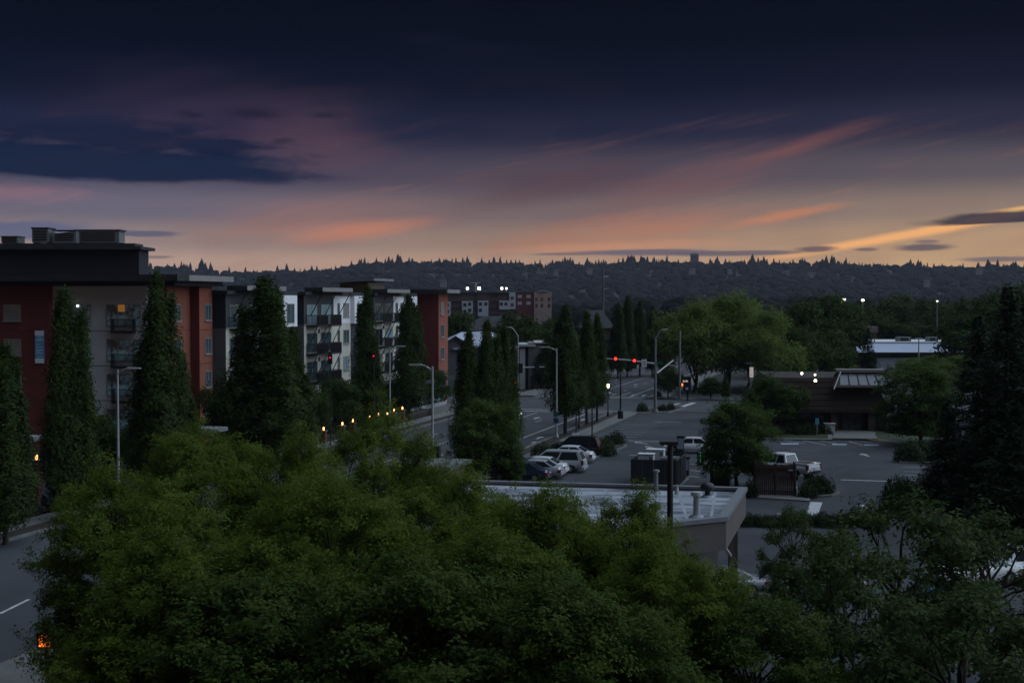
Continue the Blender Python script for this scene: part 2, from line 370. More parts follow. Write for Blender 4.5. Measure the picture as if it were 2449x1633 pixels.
def plume(name, seed, h, r, nl, nclump, per, leafm, base=.2, ll=.15, lw=.065, sig=.13, sizes=(.18, .46), trunk_r=.16, droop=-.15):
    """loose crown: separate leafy plumes carried on limbs, each lit on top and open below"""
    rng = np.random.default_rng(seed); zb = h * base; lobes = []
    for i in range(nl):
        t = (i + .5) / nl; ph = 1 - 1.75 * t; th = 2.39996 * i + rng.uniform(-.35, .35)
        k = math.sqrt(max(0, 1 - ph * ph)); lr = r * rng.uniform(*sizes) * (.75 + .35 * t)
        q = rng.uniform(.62, .98); zz = zb + (h - zb) * (.5 + .5 * ph * .92) - lr * .45
        lobes.append((k * q * (r - lr * .7) * math.cos(th), k * q * (r - lr * .7) * math.sin(th), max(zz, zb + lr * .3), lr))
    lob = np.array(lobes); pr = lob[:, 3] ** 1.7; pick = rng.choice(nl, nclump, p=pr / pr.sum())
    d = rng.normal(size=(nclump, 3)); d[:, 2] = np.where(d[:, 2] < droop, -d[:, 2], d[:, 2]) + .15; d /= np.linalg.norm(d, axis=1, keepdims=True)
    wob = 1 + .30 * np.sin(d[:, 0] * 5 + pick * 1.7) * np.sin(d[:, 1] * 6 + pick * 2.3) + .18 * np.sin(d[:, 2] * 9 + pick)
    rad = lob[pick, 3] * rng.uniform(.35, 1.08, nclump) ** .5 * wob
    out = lob[pick, :3] - np.array([0, 0, zb + (h - zb) * .35]); out /= np.linalg.norm(out, axis=1, keepdims=True) + 1e-6
    cl = lob[pick, :3] + d * rad[:, None] * np.array([1, 1, .82]) + out * (rad * .25 * rng.uniform(0, 1, nclump))[:, None]
    k = nclump // 6; cl[:k] += (out[:k] * .6 + np.array([0, 0, .5])) * lob[pick[:k], 3][:, None] * rng.uniform(.1, .6, (k, 1))
    idx = np.repeat(np.arange(nclump), rng.integers(max(3, per // 3), per * 2 - per // 3, nclump))
    cen = cl[idx] + rng.normal(size=(len(idx), 3)) * sig * np.array([1, 1, .75])
    nr = d[idx] * .75 + np.array([0, 0, .45]) + rng.normal(size=cen.shape) * .38
    me = leaf_mesh(name + '_crown', cen, nr, ll, lw, rng); me.materials.append(leafm)
    mb = MB(); top = h * .7
    mb.tube([(0, 0, -.1), (0, 0, .15), (.1, .05, zb * 1.2), (-.05 * r, .04 * r, top)], [trunk_r * 1.5, trunk_r * 1.1, trunk_r * .85, trunk_r * .3], 9)
    for x, y, z, lr in lobes:
        pts = limb(mb, (0, 0, min(z * .75, rng.uniform(zb * .9, top))), (x, y, z), trunk_r * .45, trunk_r * .12, rng)
        for j in range(4):
            q = Vector((x, y, z)) + Vector((rng.normal(), rng.normal(), abs(rng.normal()) * .8)) * lr * .55; limb(mb, pts[3], q, trunk_r * .14, trunk_r * .04, rng, .05, 4, 2)
    tm = mb.mesh(name + '_trunk', 60); tm.materials.append(BARK)
    return Proto(tm, me, h, r)
def column(name, seed, h, r, nclump, per, sig, ll, lw, leafm, base=.12, tops=2):
    rng = np.random.default_rng(seed); zb = h * base
    spires = [(0, 0, h, r * .74)] + [(r * .56 * math.cos(2.1 * k_ + .5) * rng.uniform(.6, 1.15), r * .56 * math.sin(2.1 * k_ + .5) * rng.uniform(.6, 1.15), h * rng.uniform(.52, .95), r * rng.uniform(.34, .54)) for k_ in range(tops)]
    cl, cn = [], []
    for k in range(nclump):
        x, y, hh, rr = spires[0 if rng.uniform() < .36 else rng.integers(1, len(spires))] if tops else spires[0]
        t = rng.uniform(0, 1) ** .85; z = zb + (hh - zb) * t
        prof = min(1, (t / .16) ** .6) * (1 - max(0, t - .22) / .78) ** .85 + .03
        th = rng.uniform(0, 2 * math.pi); q = rr * prof * rng.uniform(.55, 1.12) * (1 + .22 * math.sin(3 * th + z * .9) + .16 * math.sin(5 * th - 1.7 * z) + .12 * math.sin(2 * th + 3.1 * z)) + (rng.uniform(.0, .38) * rr if rng.uniform() < .07 else 0)
        cl.append((x * (1 - t * .12) + q * math.cos(th), y * (1 - t * .12) + q * math.sin(th), z)); cn.append((math.cos(th), math.sin(th), .4))
    cen, nr = clumps_to_leaves(np.array(cl), np.array(cn), per, sig, rng, 1.7)
    me = leaf_mesh(name + '_crown', cen, nr, ll, lw, rng); me.materials.append(leafm)
    mb = MB(); mb.tube([(0, 0, -.1), (0, 0, .2), (.02, .03, zb), (0, 0, h * .7)], [.24, .17, .14, .03], 8)
    for k in range(9):
        th = 2.4 * k; z = zb * 1.0 + k * h * .06
        limb(mb, (0, 0, z), (r * .55 * math.cos(th), r * .55 * math.sin(th), z + h * .16), .06, .015, rng, .05, 5, 3)
    tm = mb.mesh(name + '_trunk', 60); tm.materials.append(BARK)
    return Proto(tm, me, h, r)
def conifer(name, seed, h, r, nb, per, ll, lw, leafm, base=.06):
    rng = np.random.default_rng(seed); cen, nr = [], []
    mb = MB(); mb.tube([(0, 0, -.1), (0, 0, h * .3), (0, 0, h * .98)], [r * .07, r * .055, .02], 7)
    for k in range(nb):
        t = rng.uniform(0, 1) ** 1.25; z = h * (base + (1 - base) * t); Lb = r * (1 - t) ** .85 * rng.uniform(.65, 1.12) + .05 * r; th = 2.39996 * k + rng.uniform(-.3, .3)
        m = max(4, int(per * (Lb / r + .15))); s = rng.uniform(.12, 1, m) ** .7
        x = np.cos(th) * Lb * s; y = np.sin(th) * Lb * s; zz = z - .28 * Lb * s + .10 * Lb * s ** 3
        side = rng.normal(size=m) * Lb * .16 * (1.1 - s * .5)
        cen.append(np.stack([x - np.sin(th) * side, y + np.cos(th) * side, zz + rng.normal(size=m) * .06 * r], 1))
        nr.append(np.stack([np.cos(th) * .3 + rng.normal(size=m) * .35, np.sin(th) * .3 + rng.normal(size=m) * .35, np.full(m, .8)], 1))
        if k % 6 == 0: mb.tube([(0, 0, z), (x.max() if x.max() > -x.min() else x.min(), y.max() if y.max() > -y.min() else y.min(), z - .2 * Lb)], [.05, .012], 4)
    me = leaf_mesh(name + '_crown', np.concatenate(cen), np.concatenate(nr), ll, lw, rng); me.materials.append(leafm)
    tm = mb.mesh(name + '_trunk', 60); tm.materials.append(BARK)
    return Proto(tm, me, h, r)
def shrub(name, seed, r, h, n, ll, lw, leafm):
    rng = np.random.default_rng(seed); d = rng.normal(size=(n, 3)); d[:, 2] = np.abs(d[:, 2]); d /= np.linalg.norm(d, axis=1, keepdims=True)
    q = rng.uniform(.6, 1.08, n)[:, None] * (1 + .14 * np.sin(4 * np.arctan2(d[:, 1], d[:, 0]) + 3 * d[:, 2]))[:, None]
    cen = d * q * np.array([r, r, h]); me = leaf_mesh(name + '_foliage', cen, d + rng.normal(size=d.shape) * .5 + np.array([0, 0, .3]), ll, lw, rng); me.materials.append(leafm)
    mb = MB()
    for k in range(5): mb.tube([(0, 0, -.05), (r * .45 * math.cos(k * 1.26), r * .45 * math.sin(k * 1.26), h * .6)], [.03, .012], 5)
    tm = mb.mesh(name + '_stem'); tm.materials.append(BARK)
    return Proto(tm, me, h, r)
def tree(pr, loc, h, r=None, label='', cat='tree', group=None, name='broadleaf_tree', rz=None, parts=('trunk', 'crown')):
    sr = (r / pr.r) if r else h / pr.h
    t = thing(name, label, cat, loc, random.uniform(0, 6.28) if rz is None else rz, group, (sr, sr, h / pr.h))
    mk(parts[0], pr.trunk, None, t); mk(parts[1], pr.crown, None, t); return t

F_PROT = [plume('locust_a', 11, 9, 4, 24, 3900, 32, LEAF_F, ll=.125, lw=.056, sizes=(.22, .48)), plume('locust_b', 12, 9, 4, 19, 3900, 32, LEAF_F, ll=.125, lw=.056, sizes=(.24, .54)), plume('locust_c', 13, 9, 4, 30, 3900, 32, LEAF_F, ll=.125, lw=.056, sizes=(.20, .44)), plume('locust_d', 14, 9, 4, 22, 3800, 32, LEAF_F, ll=.125, lw=.056, sizes=(.22, .5))]
SHADED_PROT = [plume('shaded_tree_a', 19, 9, 4, 24, 3000, 18, LEAF_SHADED, .18, .17, .085, .14, (.22, .46)), plume('shaded_tree_b', 20, 9, 4, 20, 3000, 18, LEAF_SHADED, .18, .17, .085, .14, (.24, .5))]
A_PROT = [plume('ash_a', 15, 7, 3.4, 26, 900, 15, LEAF_A, .12, .20, .10, .17, (.14, .32), .15, -.3), plume('ash_b', 16, 7, 3.4, 22, 900, 15, LEAF_A, .12, .20, .10, .17, (.15, .34), .15, -.3)]
M_PROT = [plume('linden_a', 17, 6.4, 3.2, 26, 1900, 16, LEAF_M, .08, .18, .10, .15, (.26, .46), .15, -.3), plume('linden_b', 18, 6.4, 3.2, 22, 1900, 16, LEAF_M, .12, .18, .10, .15, (.26, .46), .15, -.3)]
D_PROT = [broad('maple_a', 21, 7, 3.4, 18, 1200, 16, .20, .22, .13, LEAF_D, .10, lobe=(.24, .42)), broad('maple_b', 22, 7, 3.4, 16, 1200, 16, .20, .22, .13, LEAF_D, .14, lobe=(.24, .42))]
L_PROT = [broad('willow_a', 31, 14, 6, 14, 1000, 16, .5, .5, .26, LEAF_L, .12, .3), broad('willow_b', 32, 14, 6, 12, 1000, 16, .5, .5, .26, LEAF_L, .12, .3)]
V_PROT = [broad('valley_a', 41, 12, 5.5, 12, 600, 14, .5, .6, .38, LEAF_D, .10, .25), broad('valley_b', 42, 12, 5.5, 9, 600, 14, .5, .6, .38, LEAF_D, .10, .25)]
C_PROT = [column('hornbeam_a', 51, 14, 2.1, 1900, 16, .15, .22, .11, LEAF_C, .10, 5), column('hornbeam_b', 52, 14, 2.1, 1900, 16, .15, .22, .11, LEAF_C, .10, 6),
          column('hornbeam_c', 53, 14, 2.1, 1800, 16, .15, .22, .11, LEAF_C, .16, 4)]
N_PROT = [conifer('fir_a', 61, 15, 3.2, 420, 40, .42, .12, LEAF_N), conifer('fir_b', 62, 15, 3.2, 380, 40, .42, .12, LEAF_N)]
S_PROT = [shrub('shrub_a', 71, 1, 1, 1400, .15, .09, LEAF_S), shrub('shrub_b', 72, 1, 1, 1400, .15, .09, LEAF_S)]

# ------------------------------------------------------------------ the setting: ground, street, lot, hills
def sheet(name, poly, z, m, parent=None, kind='structure'):
    me = bpy.data.meshes.new(name); me.from_pydata([(p[0], p[1], z) for p in poly], [], [tuple(range(len(poly)))]); me.update()
    if me.polygons[0].normal.z < 0: me.flip_normals()
    o = mk(name, me, m, parent)
    if kind: o['kind'] = kind
    return o
def rect(a0, a1, b0, b1): return [ST.W(a, b) for a, b in ((a0, b0), (a0, b1), (a1, b1), (a1, b0))]
sheet('ground', [(-7000, -300), (7000, -300), (7000, 9000), (-7000, 9000)], -.02, EARTH)
lot = sheet('parking_lot', rect(8, 176, -29, 46), 0, ASPH)
cross = sheet('cross_street', rect(178, 199, -200, 200), .004, ASPH2)
street = sheet('street', rect(-40, 520, -49, -32.6), .008, ASPH2)
far_lot = sheet('far_parking_lot', rect(203, 250, -30, 40), .001, ASPH)
def slab(name, poly, z0, z1, m, kind='structure', parent=None):
    o = MB().prism([(p[0], p[1]) for p in (poly if sum(poly[i][0] * poly[(i + 1) % len(poly)][1] - poly[(i + 1) % len(poly)][0] * poly[i][1] for i in range(len(poly))) > 0 else poly[::-1])], z0, z1).build(name, m, parent)
    if kind: o['kind'] = kind
    return o
slab('pavement', rect(-40, 176, -32.6, -29.2), -.03, .13, CONC)
slab('pavement', rect(-40, 176, -52.6, -49), -.03, .13, CONC)
slab('pavement', rect(201, 420, -32.6, -30), -.03, .13, CONC)
slab('pavement', rect(201, 420, -52.6, -49), -.03, .13, CONC)
slab('pavement', rect(199.2, 201, -28, 60), -.03, .14, KERB)
slab('tree_strip', rect(60, 174, -32.2, -31.0), 0, .145, BED)
slab('tree_strip', rect(30, 174, -49.0 - 1.6, -49.0 - .35), 0, .145, BED)
slab('terrace', rect(30, 168, -75, -53.2), -.02, .55, BED)

def strip(p0, p1, wd, z, m, parent, name):
    p0, p1 = Vector(p0), Vector(p1); d = (p1 - p0); d.z = 0; n = Vector((-d.y, d.x, 0)).normalized() * wd / 2
    return sheet(name, [p0 + n, p1 + n, p1 - n, p0 - n], z, m, parent, None)
def pline(u0, v0, u1, v1, wd, parent, name, m=None, z=.014): return strip(G(u0, v0), G(u1, v1), wd, z, m or PAINT, parent, name)
# street markings
strip(ST.W(78, -35.3), ST.W(172, -35.3), .16, .014, PAINT, street, 'bike_lane_line')
strip(ST.W(203, -35.3), ST.W(300, -35.3), .16, .014, PAINT, street, 'bike_lane_line')
strip(ST.W(100, -41.6), ST.W(172, -41.6), .12, .014, PAINT, street, 'lane_line')
strip(ST.W(203, -41.6), ST.W(320, -41.6), .12, .014, PAINT, street, 'lane_line')
for k in range(28):
    a = 24 + k * 9.6
    if (172 < a + 3 and a < 203) or a < 95: continue
    strip(ST.W(a, -38.5), ST.W(a + 3.2, -38.5), .11, .014, PAINT, street, 'lane_dash')
    strip(ST.W(a, -45.2), ST.W(a + 3.2, -45.2), .11, .014, PAINT, street, 'lane_dash')
strip(ST.W(174.2, -48.6), ST.W(174.2, -33), .45, .014, PAINT, street, 'crosswalk_line')
strip(ST.W(177.0, -48.6), ST.W(177.0, -33), .40, .014, PAINT, street, 'crosswalk_line')
strip(ST.W(200.5, -48.6), ST.W(200.5, -33), .40, .014, PAINT, street, 'crosswalk_line')
strip(ST.W(203.0, -48.6), ST.W(203.0, -33), .45, .014, PAINT, street, 'crosswalk_line')
for k in range(4): strip(ST.W(203.5, -46.6 + k * 3.2), ST.W(214, -46.6 + k * 3.2), .14, .014, PAINT, street, 'lane_line')
for u0, v0, u1, v1, wd in ((1598, 972, 1625, 964, .45), (1633, 972, 1660, 963, .7), (1560, 990 - 12, 1600, 990 - 12, .3)): pline(u0, v0, u1, v1, wd, cross, 'crosswalk_line')
def arrow(p, ang, parent, s=1.0, z=.014, name='lane_arrow'):
    M = Matrix.Translation(p) @ Matrix.Rotation(ang, 4, 'Z') @ Matrix.Scale(s, 4)
    pts = [M @ Vector(q + (0,)) for q in ((-.12, -1.3), (.12, -1.3), (.12, .3), (.5, .3), (0, 1.3), (-.5, .3), (-.12, .3))]
    return sheet(name, pts, z, PAINT, parent, None)
for u, v, s in ((1283, 1000, 1), (1290, 1047, 1.0), (1276, 1058, .6), (1458, 940, 1), (1520, 920, 1), (1395, 1004, 1.0), (1515, 945, 1.2), (1540, 946, 1.1)): arrow(G(u, v), STROT, street, s)
pline(0, 1467, 69, 1433, .16, street, 'lane_line')
# lot markings
for i in range(13):
    a = 111 + i * 4.72 * .62
    strip(ST.W(a + 15, -28.6), ST.W(a + 15, -24.2), .10, .008, PAINT, lot, 'stall_line')
for k, (u, v, wv) in enumerate(((2160, 1116, 52), (2162, 1127, 52), (2165, 1136, 50), (2168, 1147, 46), (2172, 1157, 42), (2178, 1168, 36), (2186, 1180, 30))):
    pline(u, v, u + wv, v + .033 * wv, .10, lot, 'stall_line', z=.008)
for u0, v0, u1, v1, wd in ((2011, 1147, 2156, 1151.5, .28), (1504, 1054, 1618, 1056.4, .22), (1561, 1008, 1631, 1010, .2), (1505, 1088, 1523, 1088.6, .2), (1857, 1228, 1895, 1228.6, .18), (1850, 1243, 1915, 1244, .16),
                           (1478, 1045, 1492, 1045.5, .2), (1390, 1074, 1420, 1075, .2), (1652, 1110, 1690, 1113, .12), (1650, 1124, 1682, 1128, .12), (1646, 1138, 1672, 1141, .12)):
    pline(u0, v0, u1, v1, wd, lot, 'painted_line', z=.008)
sheet('speed_hump_marking', [G(1938, 1200), G(1967, 1201), G(1950, 1247), G(1924, 1246)], .008, PAINT, lot, None)
for u, v, s, a in ((2064, 1210, .9, 0.05), (2069, 1088, .9, .05), (1533, 1059, .9, .5), (1597, 1061, .9, .5), (1554, 1069, .7, .4)): arrow(G(u, v), a, lot, s, .008, 'direction_arrow')
for u0, u1, v in ((1868, 1910, 1061), (1990, 2025, 1062.5), (2067, 2102, 1064)):
    pa, pb = G(u0, v - 1.6), G(u1, v + 1.6); sheet('accessible_bay_marking', [G(u0, v - 1.5), G(u1, v - 1.3), G(u1, v + 1.5), G(u0, v + 1.3)], .008, mat('blue_paint', (.35, .42, .52), .8, .2, 2), lot, None)
for u0, v0, u1, v1 in ((1870, 1052, 1925, 1060), (1915, 1052, 1975, 1064), (1955, 1053, 2000, 1060), (2030, 1055, 2065, 1065)): pline(u0, v0, u1, v1, .12, lot, 'hatch_line', z=.008)
strip(G(1874, 1078), G(2010, 1086), .35, .009, BLACK, lot, 'drain_channel')
rs = random.Random(4)
for k in range(16):
    u = rs.uniform(1400, 2150); v = rs.uniform(1000, 1190); p = G(u, v); ang = rs.choice((STROT, STROT + math.pi / 2)) + rs.uniform(-.25, .25); n = rs.randint(4, 8); pts = [p]
    for i in range(n): ang += rs.uniform(-.25, .25); pts.append(pts[-1] + Vector((math.cos(ang), math.sin(ang), 0)) * rs.uniform(.8, 1.9))
    mb = MB()
    for a_, b_ in zip(pts, pts[1:]): d_ = (b_ - a_).normalized(); nn = Vector((-d_.y, d_.x, 0)) * .045; mb.add([a_ + nn + Vector((0, 0, .005)), b_ + nn + Vector((0, 0, .005)), b_ - nn + Vector((0, 0, .005)), a_ - nn + Vector((0, 0, .005))], [(0, 3, 2, 1)])
    mb.build('crack_seal', TAR, lot)
for k in range(9):
    u = rs.uniform(1400, 2150); v = rs.uniform(1010, 1200); p = G(u, v); w_, l_ = rs.uniform(1.2, 3), rs.uniform(2, 6)
    sheet('asphalt_patch', [p + Vector((*(ST.p * x + ST.s * y), 0)) for x, y in ((-w_, -l_), (w_, -l_ * .9), (w_ * .9, l_), (-w_, l_))], .004, PATCH, lot, None)
# kerbed islands
def island(name, pts, m=BED, h=.14):
    s_ = slab(name, [G(*p) for p in pts], -.01, h, KERB)
    c = sum((G(*p) for p in pts), Vector()) / len(pts)
    sheet('planting_bed', [c + (G(*p) - c) * .9 for p in pts], h + .006, m, s_, None)
    return s_
island('kerb_island', [(1510, 990), (1600, 988), (1640, 976), (1612, 970), (1565, 974)], BED)
island('kerb_island', [(1425, 1095), (1452, 1088), (1500, 1068), (1478, 1056), (1440, 1062), (1420, 1080)], BED)
island('kerb_island', [(1920, 1192), (1990, 1188), (2010, 1180), (1975, 1172), (1930, 1170)], BED)
island('kerb_island', [(1795, 1166), (1812, 1192), (1935, 1200), (1945, 1172), (1860, 1160)], CONC, .10)
island('hedge_bed', [(1770, 1258), (2120, 1262), (2140, 1250), (1780, 1246)], BED)
island('bank_garden', [(1800, 1052), (1990, 1054), (1990, 1020), (1800, 1015)], GRASS)
island('lawn', [(2080, 1052), (2270, 1078), (2280, 1020), (2090, 1020)], GRASS)
strip(G(2066, 1052), G(2165, 1066), .30, .15, YPAINT, lot, 'yellow_kerb')
island('kerb_island', [(2150, 1108), (2270, 1110), (2270, 1085), (2165, 1083), (2148, 1092)], BED)

# ------------------------------------------------------------------ hills and far woods
def prof(pts):
    us = [p[0] for p in pts]; vs_ = [p[1] for p in pts]
    return lambda u: float(np.interp(u, us, vs_))
RIDGE = prof([(-400, 640), (350, 640), (420, 643), (500, 650), (650, 652), (760, 650), (860, 634), (1000, 630), (1150, 630), (1300, 634), (1500, 630), (1700, 630), (1900, 632), (2150, 638), (2300, 640), (2449, 644), (2900, 648)])
HILLM = mat('hill_ground', (.022, .028, .020), .95, .4, .004, 0)
YR = 2600.0
def hill_z(u, t):      # t 0 foot .. 1 ridge ; ridge height read off the skyline less the trees
    top = PY(u, RIDGE(u) + 6, YR).z
    return top * (t ** 1.25) * (1 + .08 * math.sin(u * .013 + 5 * t) * t * (1 - t) * 4)
hv, hf = [], []; us = list(range(-500, 3000, 50)); NT = 12
for u in us:
    for k in range(NT + 1):
        t = k / NT; Y = 1500 + (YR - 1500) * t; p = PY(u, HZ, Y); hv.append((p.x, Y, hill_z(u, t) - 1))
    p = PY(u, HZ, YR + 900); hv.append((p.x, YR + 900, hill_z(u, 1) * .8))
for i in range(len(us) - 1):
    for k in range(NT + 1): q = i * (NT + 2) + k; hf.append((q, q + NT + 2, q + NT + 3, q + 1))
hm = MB(); hm.v, hm.f = hv, hf; tag(hm.build('hill', HILLM, smooth=80), kind='structure')
def wood(name, items, m, label):
    """one mass of far trees: each a small ragged cone or dome"""
    mb = MB(); rng = random.Random(5)
    for x, y, z, h, r, con in items:
        seg = 6; ph = rng.uniform(0, 6); vs_ = []; fs = []
        prf = ((.75, 0), (1, .12), (.72, .35), (.44, .62), (.20, .84)) if con else ((.55, 0), (1, .35), (.98, .62), (.62, .88))
        for q, t in prf:
            for k in range(seg):
                jr = r * q * rng.uniform(.7, 1.25); a = ph + 2 * math.pi * k / seg
                vs_.append((x + jr * math.cos(a), y + jr * math.sin(a), z + h * (t + rng.uniform(-.04, .04))))
        vs_.append((x + rng.uniform(-.1, .1) * r, y, z + h)); n = len(prf)
        for i in range(n - 1):
            for k in range(seg): fs.append((i * seg + k, i * seg + (k + 1) % seg, (i + 1) * seg + (k + 1) % seg, (i + 1) * seg + k))
        for k in range(seg): fs.append(((n - 1) * seg + k, (n - 1) * seg + (k + 1) % seg, n * seg))
        mb.add(vs_, fs)
    return tag(mb.build(name, m, None, 80), label, 'wood', kind='stuff')
WOODM = mat('far_foliage', (.006, .008, .007), .95, .2, .03, 0, spec=.1)
rr = random.Random(3); items = []
for i in range(5200):
    u = rr.uniform(-300, 2750); t = rr.uniform(.02, 1.0) ** .8; Y = 1500 + (YR - 1500) * t; p = PY(u, HZ, Y)
    con = rr.random() < .3; h = rr.uniform(9, 15) if con else rr.uniform(8, 12)
    items.append((p.x, Y, hill_z(u, t) - 2, h, h * (.28 if con else .8), con))
for i in range(1500):                                     # the skyline row
    u = rr.uniform(-300, 2750); t = rr.uniform(.97, 1.02); Y = 1500 + (YR - 1500) * t; p = PY(u, HZ, Y)
    big = rr.random() ** 2.5; con = rr.random() < .78; dens = .5 + .5 * math.sin(u * .021 + 1.3) * math.sin(u * .0083 + .4) + .25 * math.sin(u * .067)
    if rr.random() > .35 + .6 * dens: continue
    h = (6 + 13 * big * (.5 + dens) + rr.uniform(0, 4)) if con else rr.uniform(5, 12) * (.7 + .5 * dens)
    items.append((p.x, Y, hill_z(u, min(1, t)) - 1.5, h, h * (rr.uniform(.2, .34) if con else rr.uniform(.6, 1.0)), con))
for u0, n, hh in ((1540, 26, 22), (1075, 10, 20), (1790, 8, 22), (2000, 10, 17), (760, 12, 16), (1180, 8, 20)):
    for k in range(n):
        u = u0 + rr.gauss(0, 24); p = PY(u, HZ, YR); h = hh * rr.uniform(.6, 1.05); items.append((p.x, YR, hill_z(u, 1) - 1.5, h, h * rr.uniform(.2, .32), True))
wood('hillside_wood', items, WOODM, 'dark wooded ridge of firs along the skyline')
items = []
for i in range(1700):
    Y = 480 + 1050 * rr.random() ** 1.1; u = rr.uniform(-200, 2700)
    if 1060 < u < 1340 and Y < 760: continue
    p = PY(u, HZ, Y); con = rr.random() < .2; h = rr.uniform(9, 15) * (1.15 if u > 1500 else .9) * (.8 + .2 * (Y > 600)); items.append((p.x, Y, -.5, h, h * (.25 if con else .55), con))
wood('valley_wood', items, WOODM, 'dark tree belt filling the valley floor below the ridge')

# small things on the hill
WHITE = mat('white_wall', (.62, .63, .66), .8, .12, .8, 0)
PALE = mat('pale_wall', (.42, .42, .42), .8, .15, .5, 0)
DULL = mat('dull_wall', (.20, .20, .21), .8, .15, .5, 0)
DROOF = mat('dark_roof', (.035, .036, .04), .85, .3, .8, .1)
def house(u, v, Y, wd, dp, hh, label, wm, name='hillside_house', group=None, cat='house', rz=0):
    p = PY(u, v, Y); t = thing(name, label, cat, (p.x, p.y, p.z - hh), rz, group)
    MB().box(-wd / 2, wd / 2, -dp / 2, dp / 2, -6, hh * .7).build('wall', wm, t)
    m = MB(); m.add([(-wd * .55, -dp * .6, hh * .68), (wd * .55, -dp * .6, hh * .68), (wd * .55, dp * .6, hh * .68), (-wd * .55, dp * .6, hh * .68), (-wd * .55, 0, hh * 1.1), (wd * .55, 0, hh * 1.1)], [(0, 1, 5, 4), (2, 3, 4, 5), (0, 4, 3), (1, 2, 5), (0, 3, 2, 1)])
    m.build('roof', DROOF, t)
    for k in (-1, 0, 1): MB().box(wd * .3 * k - wd * .07, wd * .3 * k + wd * .07, -dp / 2 - .1, -dp / 2 + .1, hh * .2, hh * .5).build('window', GLASS, t)
    return t
for u, v, wd in ((1295, 648, 24), (1330, 644, 10), (1255, 652, 12), (1410, 640, 12), (1655, 640, 14), (1745, 642, 10), (1880, 646, 14), (1940, 650, 18), (2215, 668, 12), (2340, 640, 16), (2415, 682, 14), (1060, 668, 12)):
    house(u, v + 2, 2250 if v < 660 else 1900, wd * .7, 8, 3.6, 'small pale house among the trees of the ridge', DULL, group='pale houses on the wooded ridge')
p = PY(1661, 607, YR + 30); t = thing('office_tower', 'grey block tower rising over the ridge skyline', 'tower', (p.x, p.y, hill_z(1661, 1) * .9))
MB().box(-7, 7, -6, 6, 0, p.z - hill_z(1661, 1) * .9).build('wall', mat('tower_grey', (.10, .11, .13), .7, .1, .1), t)
for k in range(7): MB().box(-7.2, 7.2, -6.2, -5.9, 6 + k * 3.1, 7.2 + k * 3.1).build('window_band', GLASS, t)

# ------------------------------------------------------------------ windows, balconies (shared meshes)
_wm = {}
def window(parent, x, y, z, rot, wd, h, pane=None, panes=2, sill=True, frame=None):
    """window set on a wall: local -y is outward; x, y, z is its centre on the wall plane"""
    k = (round(wd, 2), round(h, 2), panes)
    if k not in _wm:
        f = MB(); t = .07
        f.box(-wd / 2, wd / 2, -.06, .05, h / 2 - t, h / 2); f.box(-wd / 2, wd / 2, -.06, .05, -h / 2, -h / 2 + t)
        for i in range(panes + 1):
            xx = -wd / 2 + t / 2 + (wd - t) * i / panes; f.box(xx - t / 2, xx + t / 2, -.055, .045, -h / 2 + t, h / 2 - t)
        _wm[k] = (f.mesh('window_frame'), MB().box(-wd / 2 + .02, wd / 2 - .02, -.025, .02, -h / 2 + .02, h / 2 - .02).mesh('pane'), MB().box(-wd / 2 - .08, wd / 2 + .08, -.14, 0, -h / 2 - .09, -h / 2 - .005).mesh('sill'))
    if random.random() < .4 and pane is not TEALG: pane = random.choice((WGLASS, BLIND, GLASS, CURT))
    fm, pm, sm = _wm[k]
    def inst(nm, me, m, par):
        o = bpy.data.objects.new(nm, me); C.objects.link(o)
        if not me.materials: me.materials.append(m)
        o.material_slots[0].link = 'OBJECT'; o.material_slots[0].material = m; o.parent = par; return o
    o = inst('window', fm, frame or FRAMEM, parent); o.location = (x, y, z); o.rotation_euler = (0, 0, rot)
    inst('pane', pm, pane or WGLASS, o)
    if sill: inst('sill', sm, FRAMEM, o)
    return o
RF = math.pi / 2      # right-facing walls (outward +x)
def balcony(parent, x, y, z, rot, wd, dp, strut=True):
    t = bpy.data.objects.new('balcony', MB().box(-wd / 2, wd / 2, -dp, 0, -.18, 0).mesh('balcony')); C.objects.link(t); t.data.materials.append(BLACK)
    t.parent = parent; t.location = (x, y, z); t.rotation_euler = (0, 0, rot)
    r = MB(); r.box(-wd / 2, wd / 2, -dp, -dp + .05, 1.02, 1.08); r.box(-wd / 2, -wd / 2 + .05, -dp + .05, 0, 1.02, 1.08); r.box(wd / 2 - .05, wd / 2, -dp + .05, 0, 1.02, 1.08)
    n = int(wd / .11)
    for i in range(n + 1): xx = -wd / 2 + .02 + (wd - .04) * i / n; r.box(xx - .016, xx + .016, -dp + .01, -dp + .04, 0, 1.02)
    for i in range(int(dp / .11)):
        yy = -dp + .1 + i * .11
        for sx_ in (-1, 1): r.box(sx_ * (wd / 2 - .025) - .016, sx_ * (wd / 2 - .025) + .016, yy, yy + .03, 0, 1.02)
    r.build('railing', BLACK, t)
    if strut:
        for sx_ in (-1, 1): MB().tube([(sx_ * wd * .42, -dp * .95, -.15), (sx_ * wd * .42, -.02, -2.6)], .05, 6).build('strut', BLACK, t)
    return t

